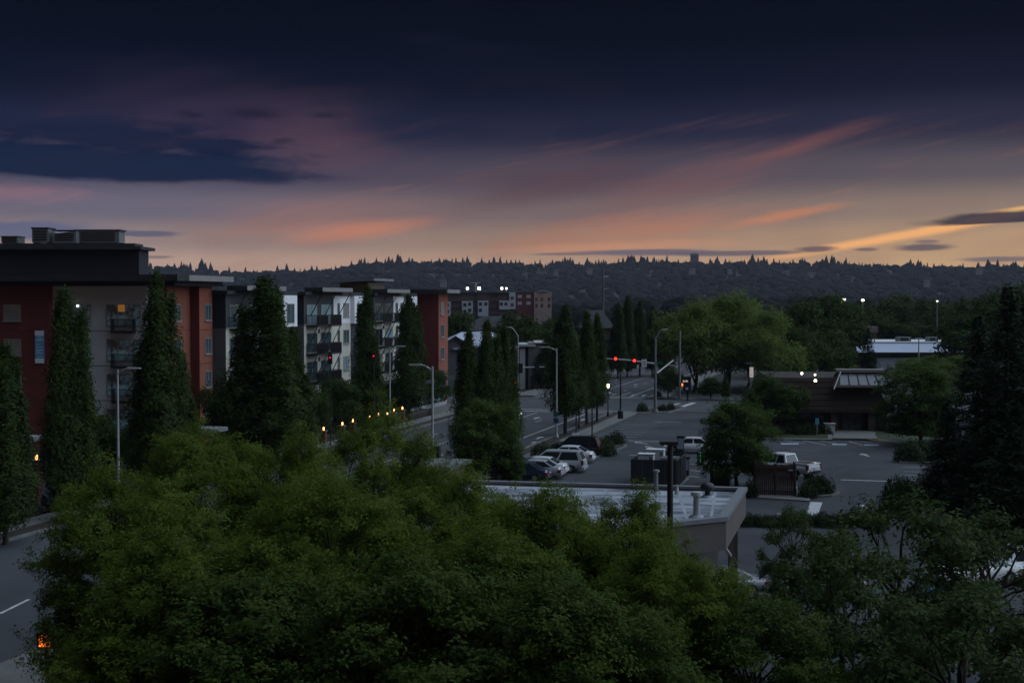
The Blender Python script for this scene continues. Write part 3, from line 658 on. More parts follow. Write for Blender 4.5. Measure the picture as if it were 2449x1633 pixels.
# ------------------------------------------------------------------ the four-storey apartment building
FL = [2.25, 5.30, 8.35, 11.40]; WC = [3.75, 6.80, 9.85, 12.90]
ORANGE = mat('orange_stucco', (.28, .092, .058), .88, .14, .6, .05); DRED = mat('dark_red_stucco', (.15, .036, .034), .88, .16, .6, .05)
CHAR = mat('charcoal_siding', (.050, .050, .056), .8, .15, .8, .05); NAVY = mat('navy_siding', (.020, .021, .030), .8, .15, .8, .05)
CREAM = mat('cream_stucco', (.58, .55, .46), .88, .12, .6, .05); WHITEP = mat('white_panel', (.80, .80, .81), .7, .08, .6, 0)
BEIGE = mat('grey_beige_stucco', (.50, .52, .53), .88, .12, .5, .05); FASC = mat('canopy_fascia', (.24, .225, .215), .7, .12, .8, 0); PLINTH = mat('plinth_brick', (.07, .045, .04), .9, .3, 2, .1)
bA, bB, bC, bT = -57.0, -56.1, -54.9, -52.2
aN = BF.a_at(400, bA)
root_ab = (aN, bA)
apt = thing('apartment_building', 'long four-storey apartment block with white bays, red corner towers and flat canopies', 'building', BF.W(aN, bA), BROT)
def lx(b): return b - bA
def ly(a): return a - aN
def wallbox(b0, b1, a0, a1, z0, z1, m, nm='wall'): return MB().box(lx(b0), lx(b1), ly(a0), ly(a1), z0, z1).build(nm, m, apt)
def zat(u, v, b): a = BF.a_at(u, b); return PY(u, v, BF.W(a, b).y).z
ZR1 = zat(440, 657, bA) ; ZR1 = 16.2
aA = lambda u, b: BF.a_at(u, b)
# body behind the facade
wallbox(-76, bA - .4, aN + .5, aA(1049, bT), 0, 14.2, CHAR, 'core')
# near tower, street side
a1 = aA(455, bA); wallbox(bA - 6, bA, aN, a1, 0, ZR1 - .9, ORANGE)
a1b = aA(478, bB); a2 = aA(508, bB); wallbox(bA - 6, bB, a1 + .004, a2, 0, ZR1 - .9, ORANGE)
MB().box(lx(bA) + .004, lx(bB) - .004, ly(a1) - .02, ly(a1) + .02, 0, ZR1 - .9).build('wall', DRED, apt)
for z in WC:
    window(apt, lx(bA) + .003, ly((aA(413, bA) + aA(433, bA)) / 2), z, RF, 1.5, 1.5)
    window(apt, lx(bB) + .003, ly((aA(489, bB) + aA(505, bB)) / 2), z, RF, 1.25, 1.5)
MB().box(lx(-84), lx(bB) + 1.5, ly(aN) - 2.9, ly(a2) + 1.3, ZR1 - .55, ZR1).build('canopy', DROOF, apt)
MB().box(lx(bB) + 1.5, lx(bB) + 1.56, ly(aA(452, bB + 1.5)), ly(a2) + 1.3, ZR1 - .52, ZR1 - .03).build('fascia', FASC, apt)
MB().box(lx(-83.5), lx(bB) + .8, ly(aN) - 2.0, ly(a2) + .6, ZR1 - .95, ZR1 - .56).build('frieze', NAVY, apt)
# near end wall (faces the camera)
aE = aN - 1.0; aR = aN - 1.5
eb = lambda u, a: BF.b_at(u, a)
wallbox(eb(349, aN), bA - .003, aN - .004, aN + .5, 0, ZR1 - .9, DRED)
wallbox(eb(119, aE), eb(349, aE), aE, aN + .5, 0, ZR1 - .9, BEIGE)
wallbox(-84, eb(119, aR), aR, aN + .5, 0, ZR1 - .9, DRED)
for i, z in enumerate(WC):
    xr = (eb(6, aR) + eb(52, aR)) / 2; window(apt, lx(xr), ly(aR) - .003, z, 0, 1.7, 1.45, BLIND if i % 2 == 0 else WGLASS)
    window(apt, lx((eb(148, aE) + eb(222, aE)) / 2), ly(aE) - .003, z - .2, 0, 2.7, 1.95, TEALG, 3, False)
    window(apt, lx((eb(250, aE) + eb(342, aE)) / 2), ly(aE) - .003, z - .2, 0, 3.3, 1.95, TEALG, 3, False)
    if i: balcony(apt, lx((eb(270, aE) + eb(327, aE)) / 2), ly(aE), FL[i] - .1, 0, 2.1, .6, False); balcony(apt, lx((eb(160, aE) + eb(205, aE)) / 2), ly(aE), FL[i] - .1, 0, 1.7, .6, False)
JOINT = mat('panel_joint', (.03, .03, .032), .9, 0)
for z in FL[1:]:
    for x0_, x1_, a_ in ((lx(eb(119, aE)), lx(eb(349, aE)), aE), (lx(-84), lx(eb(119, aR)), aR), (lx(eb(349, aN)), 0, aN)): MB().box(x0_ + .02, x1_ - .02, ly(a_) - .012, ly(a_) - .006, z - .12, z - .07).build('panel_joint', JOINT, apt)
    for b__, a0_, a1_ in ((bA, aN, a1), (bB, a1, a2)): MB().box(lx(b__) + .004, lx(b__) + .012, ly(a0_) + .03, ly(a1_) - .03, z - .12, z - .07).build('panel_joint', JOINT, apt)
pz = PY(290, 732, 123).z
MB().box(lx(eb(283, aE)), lx(eb(299, aE)), ly(aE) - .07, ly(aE) - .03, WC[3] + .1, WC[3] + .72).build('lit_curtain', emit('lit_curtain', (1, .38, .06), .16, (.3, .15, .05)), apt)
MB().ball((lx(eb(187, aE)), ly(aE) - .1, WC[3] + .6), .10, 8, 5).build('lamp', emit('room_lamp', (1, .95, .9), 3), apt)
ban = thing('banner_sign', 'blue vertical banner with white ends on the dark red wall', 'sign', BF.W(aR - .06, (eb(83, aR) + eb(107, aR)) / 2, PY(95, 873, 121.5).z), BROT)
bh = PY(95, 793, 121.5).z - PY(95, 873, 121.5).z
MB().box(-.43, .43, -.03, .03, 0, bh).build('panel', mat('banner_blue', (.10, .32, .58), .6, .1, 2), ban)
BW = mat('banner_white', (.70, .78, .86), .6, .05, 2)
for z0, z1 in ((0, .42), (bh - .42, bh)): MB().box(-.43, .43, -.045, -.032, z0, z1).build('white_end', BW, ban)
LTR = mat('banner_lettering', (.45, .60, .72), .6, .05, 2)
lw_ = [(-.2, .3, .55), (-.36, .3, .84), (-.36, .1, 1.0), (-.36, .34, 1.13), (-.36, .3, 1.38), (-.3, -.05, 1.62), (-.36, .36, 1.98), (-.2, .38, 2.1), (-.22, .24, 2.32)]
for x0, x1, z0 in lw_: MB().box(x0, x1, -.042, -.032, z0, z0 + .085).build('lettering', LTR, ban)
# rooftop plant
def plant_box(u0, u1, v0, v1, Y, dp, m, nm, cap=0.0):
    p0, p1 = PY(u0, v1, Y), PY(u1, v0, Y)
    o = MB().box(p0.x, p1.x, Y, Y + dp, p0.z, p1.z)
    if cap: o.box(p0.x - cap, p1.x + cap, Y - cap, Y + dp + cap, p1.z, p1.z + .32)
    return o
def rooft(nm, label, cat, boxes, m, parts):
    t = thing(nm, label, cat, (0, 0, 0))
    for bx, pn in zip(boxes, parts): bx.build(pn, m, t)
    return t
inv = Matrix.Translation(Vector(BF.W(aN, bA))) @ Matrix.Rotation(BROT, 4, 'Z'); inv = inv.inverted()
ph = plant_box(-40, 332, 596, 657, 131, 3.5, None, 'x', 0); o = ph.build('penthouse', NAVY, apt); o.matrix_parent_inverse = inv
ph = plant_box(-40, 337, 589, 596.5, 130.2, 5.2, None, 'x'); o = ph.build('penthouse_roof', DROOF, apt); o.matrix_parent_inverse = inv
ph = plant_box(-40, 322, 582, 589.5, 131.5, 3, None, 'x'); o = ph.build('penthouse_parapet', DROOF, apt); o.matrix_parent_inverse = inv
def rtu(u0, u1, v0, v1, Y, label, slope=False, nm='rooftop_unit'):
    b, tp = PY((u0 + u1) / 2, v1, Y), PY((u0 + u1) / 2, v0, Y); wd = PY(u1, v1, Y).x - PY(u0, v1, Y).x; hh = tp.z - b.z
    t = thing(nm, label, 'rooftop unit', (b.x, Y, b.z), 0, None)
    if slope: MB().add([(-wd / 2, -1, 0), (wd / 2, -1, 0), (wd / 2, 1.5, 0), (-wd / 2, 1.5, 0), (-wd * .45, -1, hh * .72), (wd / 2, -1, hh), (wd / 2, 1.5, hh), (-wd * .45, 1.5, hh * .72)], [(0, 3, 2, 1), (4, 5, 6, 7), (0, 1, 5, 4), (2, 3, 7, 6), (0, 4, 7, 3), (1, 2, 6, 5)]).build('housing', GREYM, t)
    else: MB().box(-wd / 2, wd / 2, -1, 1, hh * .06, hh * .93).build('housing', GREYM, t)
    MB().box(-wd * .54, wd * .54, -1.1, 1.1, hh * .93 + .004 if not slope else hh + .004, hh * 1.02 if not slope else hh * 1.06).build('cap', DROOF, t)
    for i in range(4): MB().box(-wd * .4, wd * .4, -1.04, -1.003, hh * (.18 + .17 * i), hh * (.27 + .17 * i)).build('louvre', BLACK, t)
    for sx_ in (-1, 1): MB().box(sx_ * wd * .4 - .06, sx_ * wd * .4 + .06, -.9, .9, -.25, hh * .06).build('foot', BLACK, t)
    return t
rtu(12, 51, 566, 583, 136, 'small low rooftop fan box at the end of the dark penthouse')
rtu(85, 124, 546, 583, 136, 'tall square rooftop exhaust box on the dark penthouse')
rtu(134, 190, 553, 582, 136, 'hooded rooftop air handler between the tall box and the stair roof', True)
rtu(190, 292, 551, 583, 137, 'wide flat-roofed stair housing on top of the dark penthouse', False, 'stair_housing')
# street front modules
def module(u_nav, u0, u1, u2, u3, u4, cu0, cu1, cv0, cv1, doors, wwins, idx):
    """navy step, charcoal/cream wall u0-u1, white wall u1-u2, pale step, white bay u3-u4"""
    b = bC; bb = bC + .5
    A = lambda u, bb_=b: aA(u, bb_)
    ztop = 14.75
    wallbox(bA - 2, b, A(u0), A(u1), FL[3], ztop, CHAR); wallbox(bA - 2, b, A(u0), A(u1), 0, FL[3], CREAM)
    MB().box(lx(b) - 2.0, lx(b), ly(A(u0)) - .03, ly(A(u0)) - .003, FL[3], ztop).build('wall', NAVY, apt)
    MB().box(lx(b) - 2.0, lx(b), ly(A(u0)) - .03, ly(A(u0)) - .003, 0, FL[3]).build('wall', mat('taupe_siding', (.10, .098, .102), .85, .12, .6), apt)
    MB().box(lx(b) - .002, lx(b) + .06, ly(A(u0)), ly(A(u1)), FL[3] - .09, FL[3] + .09).build('band', FASC, apt)
    wallbox(bA - 2, b, A(u1) + .003, A(u2) + .6, FL[3], ztop - .25, WHITEP); wallbox(bA - 2, b, A(u1) + .003, A(u2) + .6, 0, FL[3], CREAM)
    a3, a4 = aA(u3, bb), aA(u4, bb)
    wallbox(bA - 2, bb, a3, a4, FL[3] - .1, ztop - .25, WHITEP); wallbox(bA - 2, b + .02, a3, a4, 0, FL[3] - .1, CHAR)
    for fl in (1, 2, 3):
        for (d0, d1) in doors:
            wd = A(d1) - A(d0); am = (A(d0) + A(d1)) / 2
            window(apt, lx(b) + .003, ly(am), FL[fl] + 1.1, RF, min(wd, 3.4), 2.1, (WGLASS, BLIND, WGLASS)[(fl + idx) % 3], 2, False)
            balcony(apt, lx(b), ly(am), FL[fl] - .06, RF, min(wd, 3.2) * 1.08, 1.25, fl > 1)
        if fl < 3: MB().lathe([(.26, 0), (.26, .05)], 12).build('vent', BLACK, apt).matrix_local = Matrix.Translation((lx(b) + .003, ly(A((doors[0][1] + doors[-1][0]) / 2 if len(doors) > 1 else doors[0][1] + 6)), FL[fl + 1] - .75)) @ Matrix.Rotation(math.pi / 2, 4, 'Y')
        for (d0, d1) in wwins: window(apt, lx(b) + .003, ly((A(d0) + A(d1)) / 2), WC[fl], RF, A(d1) - A(d0), 1.55, WGLASS, 2, True)
        if fl == 3:
            window(apt, lx(bb) + .003, ly(a3 + (a4 - a3) * .48), WC[3] - .25, RF, (a4 - a3) * .55, 2.0, WGLASS, 2, False)
    MB().box(lx(b) - .5, lx(b) + 1.55, ly(A(u1)) - .2 if False else ly(aA(cu0, b + 1.5)), ly(aA(cu1, b + 1.5)), ztop + .15, ztop + .62).build('canopy', DROOF, apt)
    MB().box(lx(b) + 1.552, lx(b) + 1.6, ly(aA(cu0, b + 1.55)), ly(aA(cu1, b + 1.55)), ztop + .17, ztop + .60).build('fascia', FASC, apt)
    MB().box(lx(bA) - 8, lx(b) + .35, ly(A(u0)) - .4, ly(a4) + .5, ztop - .2, ztop + .14).build('roof_edge', DROOF, apt)
    for uu in (cu0 + 3, (cu0 + cu1) / 2, cu1 - 3):
        aa = aA(uu, b + 1.5); MB().tube([(lx(b) + 1.45, ly(aa), ztop + .15), (lx(b) + .02, ly(aa), FL[3] + .9)], .05, 6).build('strut', BLACK, apt)
    return a4
e1 = module(508, 540, 630, 671, 679, 711, 591, 684, 674, 690, [(547, 586), (598, 622)], [(643, 656)], 0)
e2 = module(711, 727, 798, 835, 848, 874, 771, 843, 680, 693, [(733, 758), (767, 791)], [(807, 812), (821, 834)], 1)
e3 = module(874, 893, 941, 968, 975, 998, 926, 980, 688, 698, [(897, 914), (921, 938)], [(946, 951), (958, 966)], 2)
# red-brown step between the tower and the first module is the navy return; far tower
aT0 = aA(1049, bT); aT1 = aA(1071, bT)
wallbox(bA - 3, bT, aT0, aT1, 0, 14.9, ORANGE)
MB().box(lx(bA) - 3, lx(bT), ly(aT0) - .03, ly(aT0) - .003, 0, 14.9).build('wall', DRED, apt)
for z in WC: window(apt, lx(bT) + .003, ly((aA(1053, bT) + aA(1062, bT)) / 2), z, RF, 1.6, 1.7)
MB().box(lx(bA) - 4, lx(bT) + 1.4, ly(aT0) - 1.0, ly(aT1) + 1.2, 14.95, 15.45).build('canopy', DROOF, apt)
MB().box(lx(bT) + 1.402, lx(bT) + 1.45, ly(aT0) - .6, ly(aT1) + 1.2, 14.97, 15.43).build('fascia', FASC, apt)
# roof stair pavilion with a tilted slab
p = BF.W(aA(860, bC - 4), bC - 4); t = thing('roof_pavilion', 'tan stair pavilion with a tilted pale slab on the long apartment roof', 'roof pavilion', (p.x, p.y, 14.2), BROT)
MB().box(-2.6, 1.2, 0, 6.5, 0, 2.0).build('wall', mat('tan_stucco', (.15, .12, .085), .88, .12, .6), t)
MB().add([(-3.6, -.8, 2.0), (2.2, -.8, 2.25), (2.2, 7.4, 2.25), (-3.6, 7.4, 2.0), (-3.6, -.8, 2.25), (2.2, -.8, 2.55), (2.2, 7.4, 2.55), (-3.6, 7.4, 2.25)], [(0, 3, 2, 1), (4, 5, 6, 7), (0, 1, 5, 4), (2, 3, 7, 6), (0, 4, 7, 3), (1, 2, 6, 5)]).build('roof_slab', mat('slab_grey', (.20, .20, .21), .7, .1, .8), t)

# ------------------------------------------------------------------ far buildings
BURG = mat('burgundy_siding', (.11, .025, .03), .85, .15, .3); BRWN = mat('brown_siding', (.085, .06, .055), .85, .15, .3); TEALW = mat('pale_blue_panel', (.42, .48, .54), .7, .08, .3)
Y2 = 672.0
p = PY(1190, HZ, Y2); fb = thing('far_apartment_block', 'distant five-storey block with white bays and a burgundy end', 'building', (p.x, Y2, 0))
fx = lambda u: PY(u, HZ, Y2).x - p.x
fz = lambda v: PY(1190, v, Y2).z
MB().box(fx(1040), fx(1245), 0, 16, 0, fz(701)).build('wall', BRWN, fb); MB().box(fx(1234), fx(1277), -.6, 15, 0, fz(698)).build('wall', BURG, fb)
MB().box(fx(1277), fx(1319), -1.2, 14, 0, fz(698)).build('wall', mat('brick_pale', (.36, .27, .24), .85, .15, .3), fb)
for u0, u1, v0, v1 in ((1062, 1078, 721, 770), (1105, 1131, 720, 758), (1143, 1168, 719, 756), (1194, 1218, 719, 740), (1218, 1233, 699, 739)): MB().box(fx(u0), fx(u1), -1.0, 0, fz(v1), fz(v0)).build('bay', TEALW, fb)
for u, v in ((1070, 729), (1070, 745), (1112, 729), (1112, 745), (1123.5, 727), (1123.5, 742), (1149, 727), (1162, 727), (1199, 727), (1210, 727), (1225, 713), (1225, 729), (1149, 742)): MB().box(fx(u) - .75, fx(u) + .75, -1.06, -.9, fz(v) - .8, fz(v) + .8).build('window', GLASS, fb)
for u, v in ((1243, 725), (1264, 725), (1243, 709), (1264, 709)): MB().box(fx(u) - 1, fx(u) + 1, -.66, -.5, fz(v) - .7, fz(v) + .7).build('window', PALE, fb)
for u, v in ((1283, 716), (1283, 731), (1313, 716), (1313, 731), (1296, 716), (1296, 731)): MB().box(fx(u) - .6, fx(u) + .6, -1.28, -1.1, fz(v) - .9, fz(v) + .9).build('window', GLASS, fb)
for k, v in enumerate((706, 721.5, 737, 752.5)):
    for u0, u1 in ((1080, 1103), (1132, 1142), (1170, 1192)): MB().box(fx(u0), fx(u1), -.7, 0, fz(v) - .15, fz(v) + .15).build('balcony', BLACK, fb)
MB().box(fx(1288), fx(1312), -2, 14, fz(697), fz(695)).build('canopy', PALE, fb); MB().box(fx(1040), fx(1262), -.8, 16.5, fz(700.8), fz(699)).build('roof_edge', DROOF, fb)
WL = emit('work_light', (1, .97, .88), 6)
for i, (u, v, r, lab) in enumerate(((1118, 690, .9, 'white floodlight on a short mast, outermost of the pair over the brown siding'), (1146, 690, 1.1, 'large white floodlight beside the pale mast on the distant block'),
                           (1200, 690, .9, 'white floodlight over the brown and burgundy joint of the distant block'), (1211, 690, .7, 'smaller white floodlight next to the burgundy end of the distant block'))):
    q = PY(u, v, Y2 + 6); t = thing('floodlight', lab, 'floodlight', (q.x, q.y, fz(699)))
    MB().tube([(0, 0, 0), (0, 0, q.z - fz(699))], .15, 6).build('mast', GALV, t); MB().box(-r * .6, r * .6, -.3, .1, q.z - fz(699) - r * .5, q.z - fz(699) + r * .6).build('lamp', WL, t)
    MB().box(-r * .7, r * .7, .102, .3, q.z - fz(699) - r * .6, q.z - fz(699) + r * .7).build('housing', GREYM, t)
q = PY(1138, 676, Y2 + 8); t = thing('roof_mast', 'pale lattice mast with cross arms above the distant block', 'mast', (q.x, q.y, fz(699)))
MB().tube([(0, 0, 0), (0, 0, q.z - fz(699))], .35, 6).build('pole', PALE, t)
for k in (0, 1): MB().box(-2.2 + k, 2.4 - k, -.2, .2, q.z - fz(699) - .2 - 1.3 * k, q.z - fz(699) - 1.3 * k).build('arm', PALE, t)

# dark hip-roofed hall and house behind the trees
def hip(name, label, u0, u1, vt, vb, Y, dp, wm, rm, cat='building', eave=.4, ridge=.5):
    p = PY((u0 + u1) / 2, HZ, Y); x0, x1 = PY(u0, HZ, Y).x - p.x, PY(u1, HZ, Y).x - p.x; zt, zb = PY(u0, vt, Y).z, PY(u0, vb, Y).z
    t = thing(name, label, cat, (p.x, Y, 0)); MB().box(x0 + .5, x1 - .5, 0, dp, 0, zb).build('wall', wm, t)
    r = min((x1 - x0) * .28, dp * .5)
    MB().add([(x0, -.8, zb), (x1, -.8, zb), (x1, dp + .8, zb), (x0, dp + .8, zb), (x0 + r, dp / 2, zt), (x1 - r, dp / 2, zt)], [(0, 1, 5, 4), (2, 3, 4, 5), (0, 4, 3), (1, 2, 5), (0, 3, 2, 1)]).build('roof', rm, t)
    for k in range(4): xx = x0 + (x1 - x0) * (.18 + .2 * k); MB().box(xx, xx + 1.4, -.06, .06, zb * .3, zb * .7).build('window', GLASS, t)
    return t
hip('community_hall', 'dark hip-roofed hall in front of the distant white-bayed block', 1095, 1300, 757, 790, 330, 20, BRWN, DROOF)
hip('house', 'dark slate-roofed house behind the columnar trees by the utility pole', 1385, 1470, 742, 784, 300, 14, BRWN, DROOF)
# grey townhouse with pale gable roofs
TG = mat('townhouse_grey', (.13, .135, .155), .85, .12, .5); PR = mat('pale_metal_roof', (.36, .39, .46), .55, .12, .4, spec=.4)
Yt = 226.0; p = PY(1150, HZ, Yt); th = thing('townhouse', 'grey townhouse with pale blue-white gable roofs beside the red tower', 'house', (p.x, Yt, 0))
tx = lambda u: PY(u, HZ, Yt).x - p.x
tz = lambda v: PY(1150, v, Yt).z
MB().add([(tx(1070), 0, 0), (tx(1122), 0, 0), (tx(1122), 0, tz(822)), (tx(1090), 0, tz(806)), (tx(1070), 0, tz(818)), (tx(1070), 14, 0), (tx(1122), 14, 0), (tx(1122), 14, tz(822)), (tx(1090), 14, tz(806)), (tx(1070), 14, tz(818))],
         [(0, 1, 2, 3, 4), (9, 8, 7, 6, 5), (1, 6, 7, 2), (0, 4, 9, 5)]).build('wall', TG, th)
MB().box(tx(1122), tx(1245), 1.0, 13, 0, tz(834)).build('wall', TG, th)
MB().add([(tx(1066), -.6, tz(818)), (tx(1090), -.6, tz(803)), (tx(1128), -.6, tz(826)), (tx(1066), 6, tz(811)), (tx(1098), 9, tz(797)), (tx(1165), 9, tz(795)), (tx(1165), -.1, tz(826))], [(0, 1, 4, 3), (1, 2, 6, 5, 4)]).build('roof', PR, th)
MB().add([(tx(1166), .4, tz(818)), (tx(1172), 8, tz(795)), (tx(1198), .4, tz(811)), (tx(1196), 8, tz(809))], [(0, 2, 3, 1)]).build('roof', PR, th)
MB().box(tx(1172), tx(1196), .5, 5, tz(834), tz(811) - .02).build('dormer', TG, th); MB().box(tx(1176), tx(1190), .42, .5, tz(829), tz(815)).build('window', GLASS, th)
MB().box(tx(1083), tx(1117), -.5, -.05, tz(836), tz(831)).build('eave', PR, th); MB().box(tx(1170), tx(1246), .3, .98, tz(838), tz(834)).build('eave', PR, th)
for u, v in ((1100, 850), (1112, 850), (1180, 855), (1210, 855), (1230, 855)): MB().box(tx(u) - .5, tx(u) + .5, -.04 if u < 1122 else .94, .0 if u < 1122 else 1.02, tz(v) - .9, tz(v) + .9).build('window', GLASS, th)
Yp = 224.0; p = PY(1275, HZ, Yp); t = thing('panelled_building', 'grey panelled two-storey building with a stepped pale roof edge by the signal pole', 'building', (p.x, Yp, 0))
q = lambda u: PY(u, HZ, Yp).x - p.x
qz = lambda v: PY(1275, v, Yp).z
MB().box(q(1243), q(1256), 0, 10, 0, qz(833)).build('wall', PALE, t); MB().box(q(1256), q(1264), .4, 10, 0, qz(833)).build('wall', NAVY, t); MB().box(q(1264), q(1306), 0, 12, 0, qz(821)).build('wall', mat('taupe_panel', (.17, .155, .16), .85, .12, .5), t)
MB().box(q(1241), q(1281), -.4, 10.4, qz(824.9) - .25, qz(823.5)).build('parapet', PALE, t); MB().box(q(1278), q(1308), -.4, 12.4, qz(820.9), qz(819)).build('parapet', PALE, t)
for k in range(4): MB().box(q(1266 + k * 10), q(1274 + k * 10), -.03, .02, qz(880), qz(850)).build('panel', TG, t)
for k in range(3): MB().box(q(1268 + k * 12), q(1276 + k * 12), -.05, .0, qz(928), qz(900)).build('window', GLASS, t)

# ------------------------------------------------------------------ right-hand buildings
# long blue-white fascia building
Yl = 290.0; p = PY(2183, HZ, Yl); t = thing('long_fascia_building', 'low building with a long pale blue fascia and white lower band', 'building', (p.x, Yl, 0))
q = lambda u: PY(u, HZ, Yl).x - p.x
qz = lambda v: PY(2183, v, Yl).z
BLUEW = mat('blue_white_fascia', (.46, .52, .64), .6, .08, .3)
MB().box(q(2052), q(2314), 1.2, 22, 0, qz(842)).build('wall', mat('dark_wall', (.05, .035, .035), .85, .2, .5), t)
MB().add([(q(2049), -1.2, qz(842)), (q(2300), -1.2, qz(842)), (q(2314), 22, qz(842)), (q(2049), 22, qz(842)), (q(2049), 1.6, qz(820)), (q(2312), 1.6, qz(820)), (q(2312), 20, qz(820)), (q(2049), 20, qz(820))], [(0, 3, 2, 1), (4, 5, 6, 7), (0, 1, 5, 4), (2, 3, 7, 6), (0, 4, 7, 3), (1, 2, 6, 5)]).build('sloped_roof', BLUEW, t); MB().box(q(2049) - .3, q(2317), 1.4, 20.4, qz(820) + .003, qz(818)).build('coping', WHITE, t)
MB().box(q(2098), q(2300), .3, 1.198, 0, qz(856)).build('lower_band', BLUEW, t)
for k in range(6): MB().box(q(2105 + k * 30), q(2128 + k * 30), 1.12, 1.197, qz(854), qz(845)).build('window', GLASS, t)
for u0, u1, lab in ((2144, 2176, 'pale green rooftop unit behind the long blue fascia'), (2216, 2238, 'sloping green rooftop unit at the wide end of the blue fascia')):
    a_, b_ = PY(u0, 819, Yl + 6), PY(u1, 808, Yl + 6); tt = thing('rooftop_unit', lab, 'rooftop unit', ((a_.x + b_.x) / 2, Yl + 6, qz(819))); wd = b_.x - a_.x
    MB().box(-wd / 2, wd / 2, -1, 1, 0, 1.0).build('housing', mat('sage_metal', (.17, .20, .18), .6, .1, 1), tt); MB().box(-wd * .3, wd * .3, -1.05, -1.003, .2, .8).build('grille', BLACK, tt)
a_ = PY(2197, 870, Yl - 12); t = thing('flagpole', 'slim pale pole with a crosspiece in front of the blue fascia', 'pole', (a_.x, a_.y, 0)); hh = PY(2197, 810, Yl - 12).z
MB().tube([(0, 0, 0), (0, 0, hh)], [.16, .10], 8).build('pole', PALE, t); MB().box(-.7, .7, -.08, .08, hh, hh + .2).build('crosspiece', PALE, t)
# small brown sign building behind
Ys = 335.0; p = PY(2064, HZ, Ys); t = thing('fascia_building', 'small low building with a plain taupe fascia among trees', 'building', (p.x, Ys, 0)); q = lambda u: PY(u, HZ, Ys).x - p.x
qz = lambda v: PY(2064, v, Ys).z
MB().box(q(2030), q(2098), .6, 10, 0, qz(795)).build('wall', BRWN, t); MB().box(q(2027), q(2100), 0, 10.5, qz(795), qz(781)).build('fascia', mat('taupe_fascia', (.20, .16, .15), .8, .1, .5), t)
for k in range(3): MB().box(q(2036 + k * 20), q(2050 + k * 20), .52, .597, qz(815), qz(800)).build('window', GLASS, t)
# brown bank with mansard roof
Yb = 150.0; p = PY(1985, HZ, Yb); bank = thing('bank_building', 'dark brown single-storey bank with a tall mansard roof and sloped skylight', 'building', (p.x, Yb, 0), STROT * .35)
q = lambda u: (u - 1985) * Yb / F
z_ = lambda v: PY(1985, v, Yb).z
MANS = mat('mansard_shingle', (.040, .029, .024), .92, .35, 3.0, .3, stretch=(1, 1, 3)); BRICK = mat('brown_brick', (.055, .035, .028), .9, .3, 3, .2)
x0, x1 = q(1815), q(2125); ze = z_(978); zt = z_(905)
MB().box(x0 + .8, x1 - .8, 1.2, 15, 0, ze).build('wall', BRICK, bank)
mb = MB(); rings = [((x0, x1, 0, 16), ze - .35), ((x0, x1, 0, 16), ze), ((x0 + 1.3, x1 - 1.3, 1.3, 14.7), zt)]
vs_ = [v for (a, b, c, d), z in rings for v in ((a, c, z), (b, c, z), (b, d, z), (a, d, z))]
fs = [(i * 4 + k, i * 4 + (k + 1) % 4, (i + 1) * 4 + (k + 1) % 4, (i + 1) * 4 + k) for i in range(2) for k in range(4)] + [(8, 9, 10, 11), (3, 2, 1, 0)]
mb.add(vs_, fs).build('mansard_roof', MANS, bank)
for k in range(5):       # shingle courses proud of the slope
    t0 = (k + .5) / 5.2; y0 = 1.3 * t0 - .05; zz = ze + (zt - ze) * t0
    MB().box(x0 + 1.3 * t0 - .02, x1 - 1.3 * t0 + .02, y0, y0 + .12, zz, zz + .05).build('shingle_course', MANS, bank)
sk0, sk1 = q(2012), q(2118); zs0, zs1 = z_(925), z_(892)
mb = MB().add([(sk0 - .9, -.7, zs0), (sk1 + .9, -.7, zs0), (sk1, 1.9, zs1), (sk0, 1.9, zs1), (sk0 - .9, 3.5, zs0), (sk1 + .9, 3.5, zs0), (sk1, 3.5, zs1), (sk0, 3.5, zs1)], [(0, 1, 2, 3), (0, 3, 7, 4), (1, 5, 6, 2), (3, 2, 6, 7), (4, 7, 6, 5)])
o_sk = mb.build('skylight', MANS, bank)
for k in range(5):
    f0, f1 = (k + .08) / 5, (k + .92) / 5
    lo = lambda f: Vector((sk0 - .2 + (sk1 - sk0 + .4) * f, -.7 + .35, zs0 + (zs1 - zs0) * .12)); hi = lambda f: Vector((sk0 + (sk1 - sk0) * f, -.7 + 2.2, zs0 + (zs1 - zs0) * .82))
    n = Vector((0, -.045, .05)); MB().add([lo(f0) + n, lo(f1) + n, hi(f1) + n, hi(f0) + n], [(0, 1, 2, 3)]).build('skylight_pane', mat('skylight_glass', (.035, .045, .06), .3, .1, 1, spec=.5), bank)
MB().box(sk0 - .2, sk1 + .2, 1.6, 3.6, zs1, zs1 + .30).build('skylight_cap', mat('cap_metal', (.20, .185, .18), .5, .1, 1, spec=.5), bank)
for u in (2004, 2126): MB().tube([(q(u) + (.5 if u < 2050 else -.5), 1.2, zs1 + .1), (q(u) + (-.5 if u < 2050 else .4), -.9, zs0 - .2)], .06, 6).build('hip_flashing', PALE, bank)
xd0, xd1 = q(2020), q(2066)
MB().box(xd0, xd1, 1.1, 1.197, .2, ze - .5).build('entrance_glass', GLASS, bank)
for k in range(4): xx = xd0 + (xd1 - xd0) * k / 3; MB().box(xx - .05, xx + .05, 1.02, 1.098, .2, ze - .5).build('mullion', BRICK, bank)
for u in (1998, 2086): MB().box(q(u) - .35, q(u) + .35, .3, 1.1, 0, ze).build('pillar', BRICK, bank)
for u in (1840, 1880, 1920, 1960, 2108): MB().box(q(u) - .8, q(u) + .8, 1.12, 1.197, .9, 2.3).build('window', GLASS, bank)
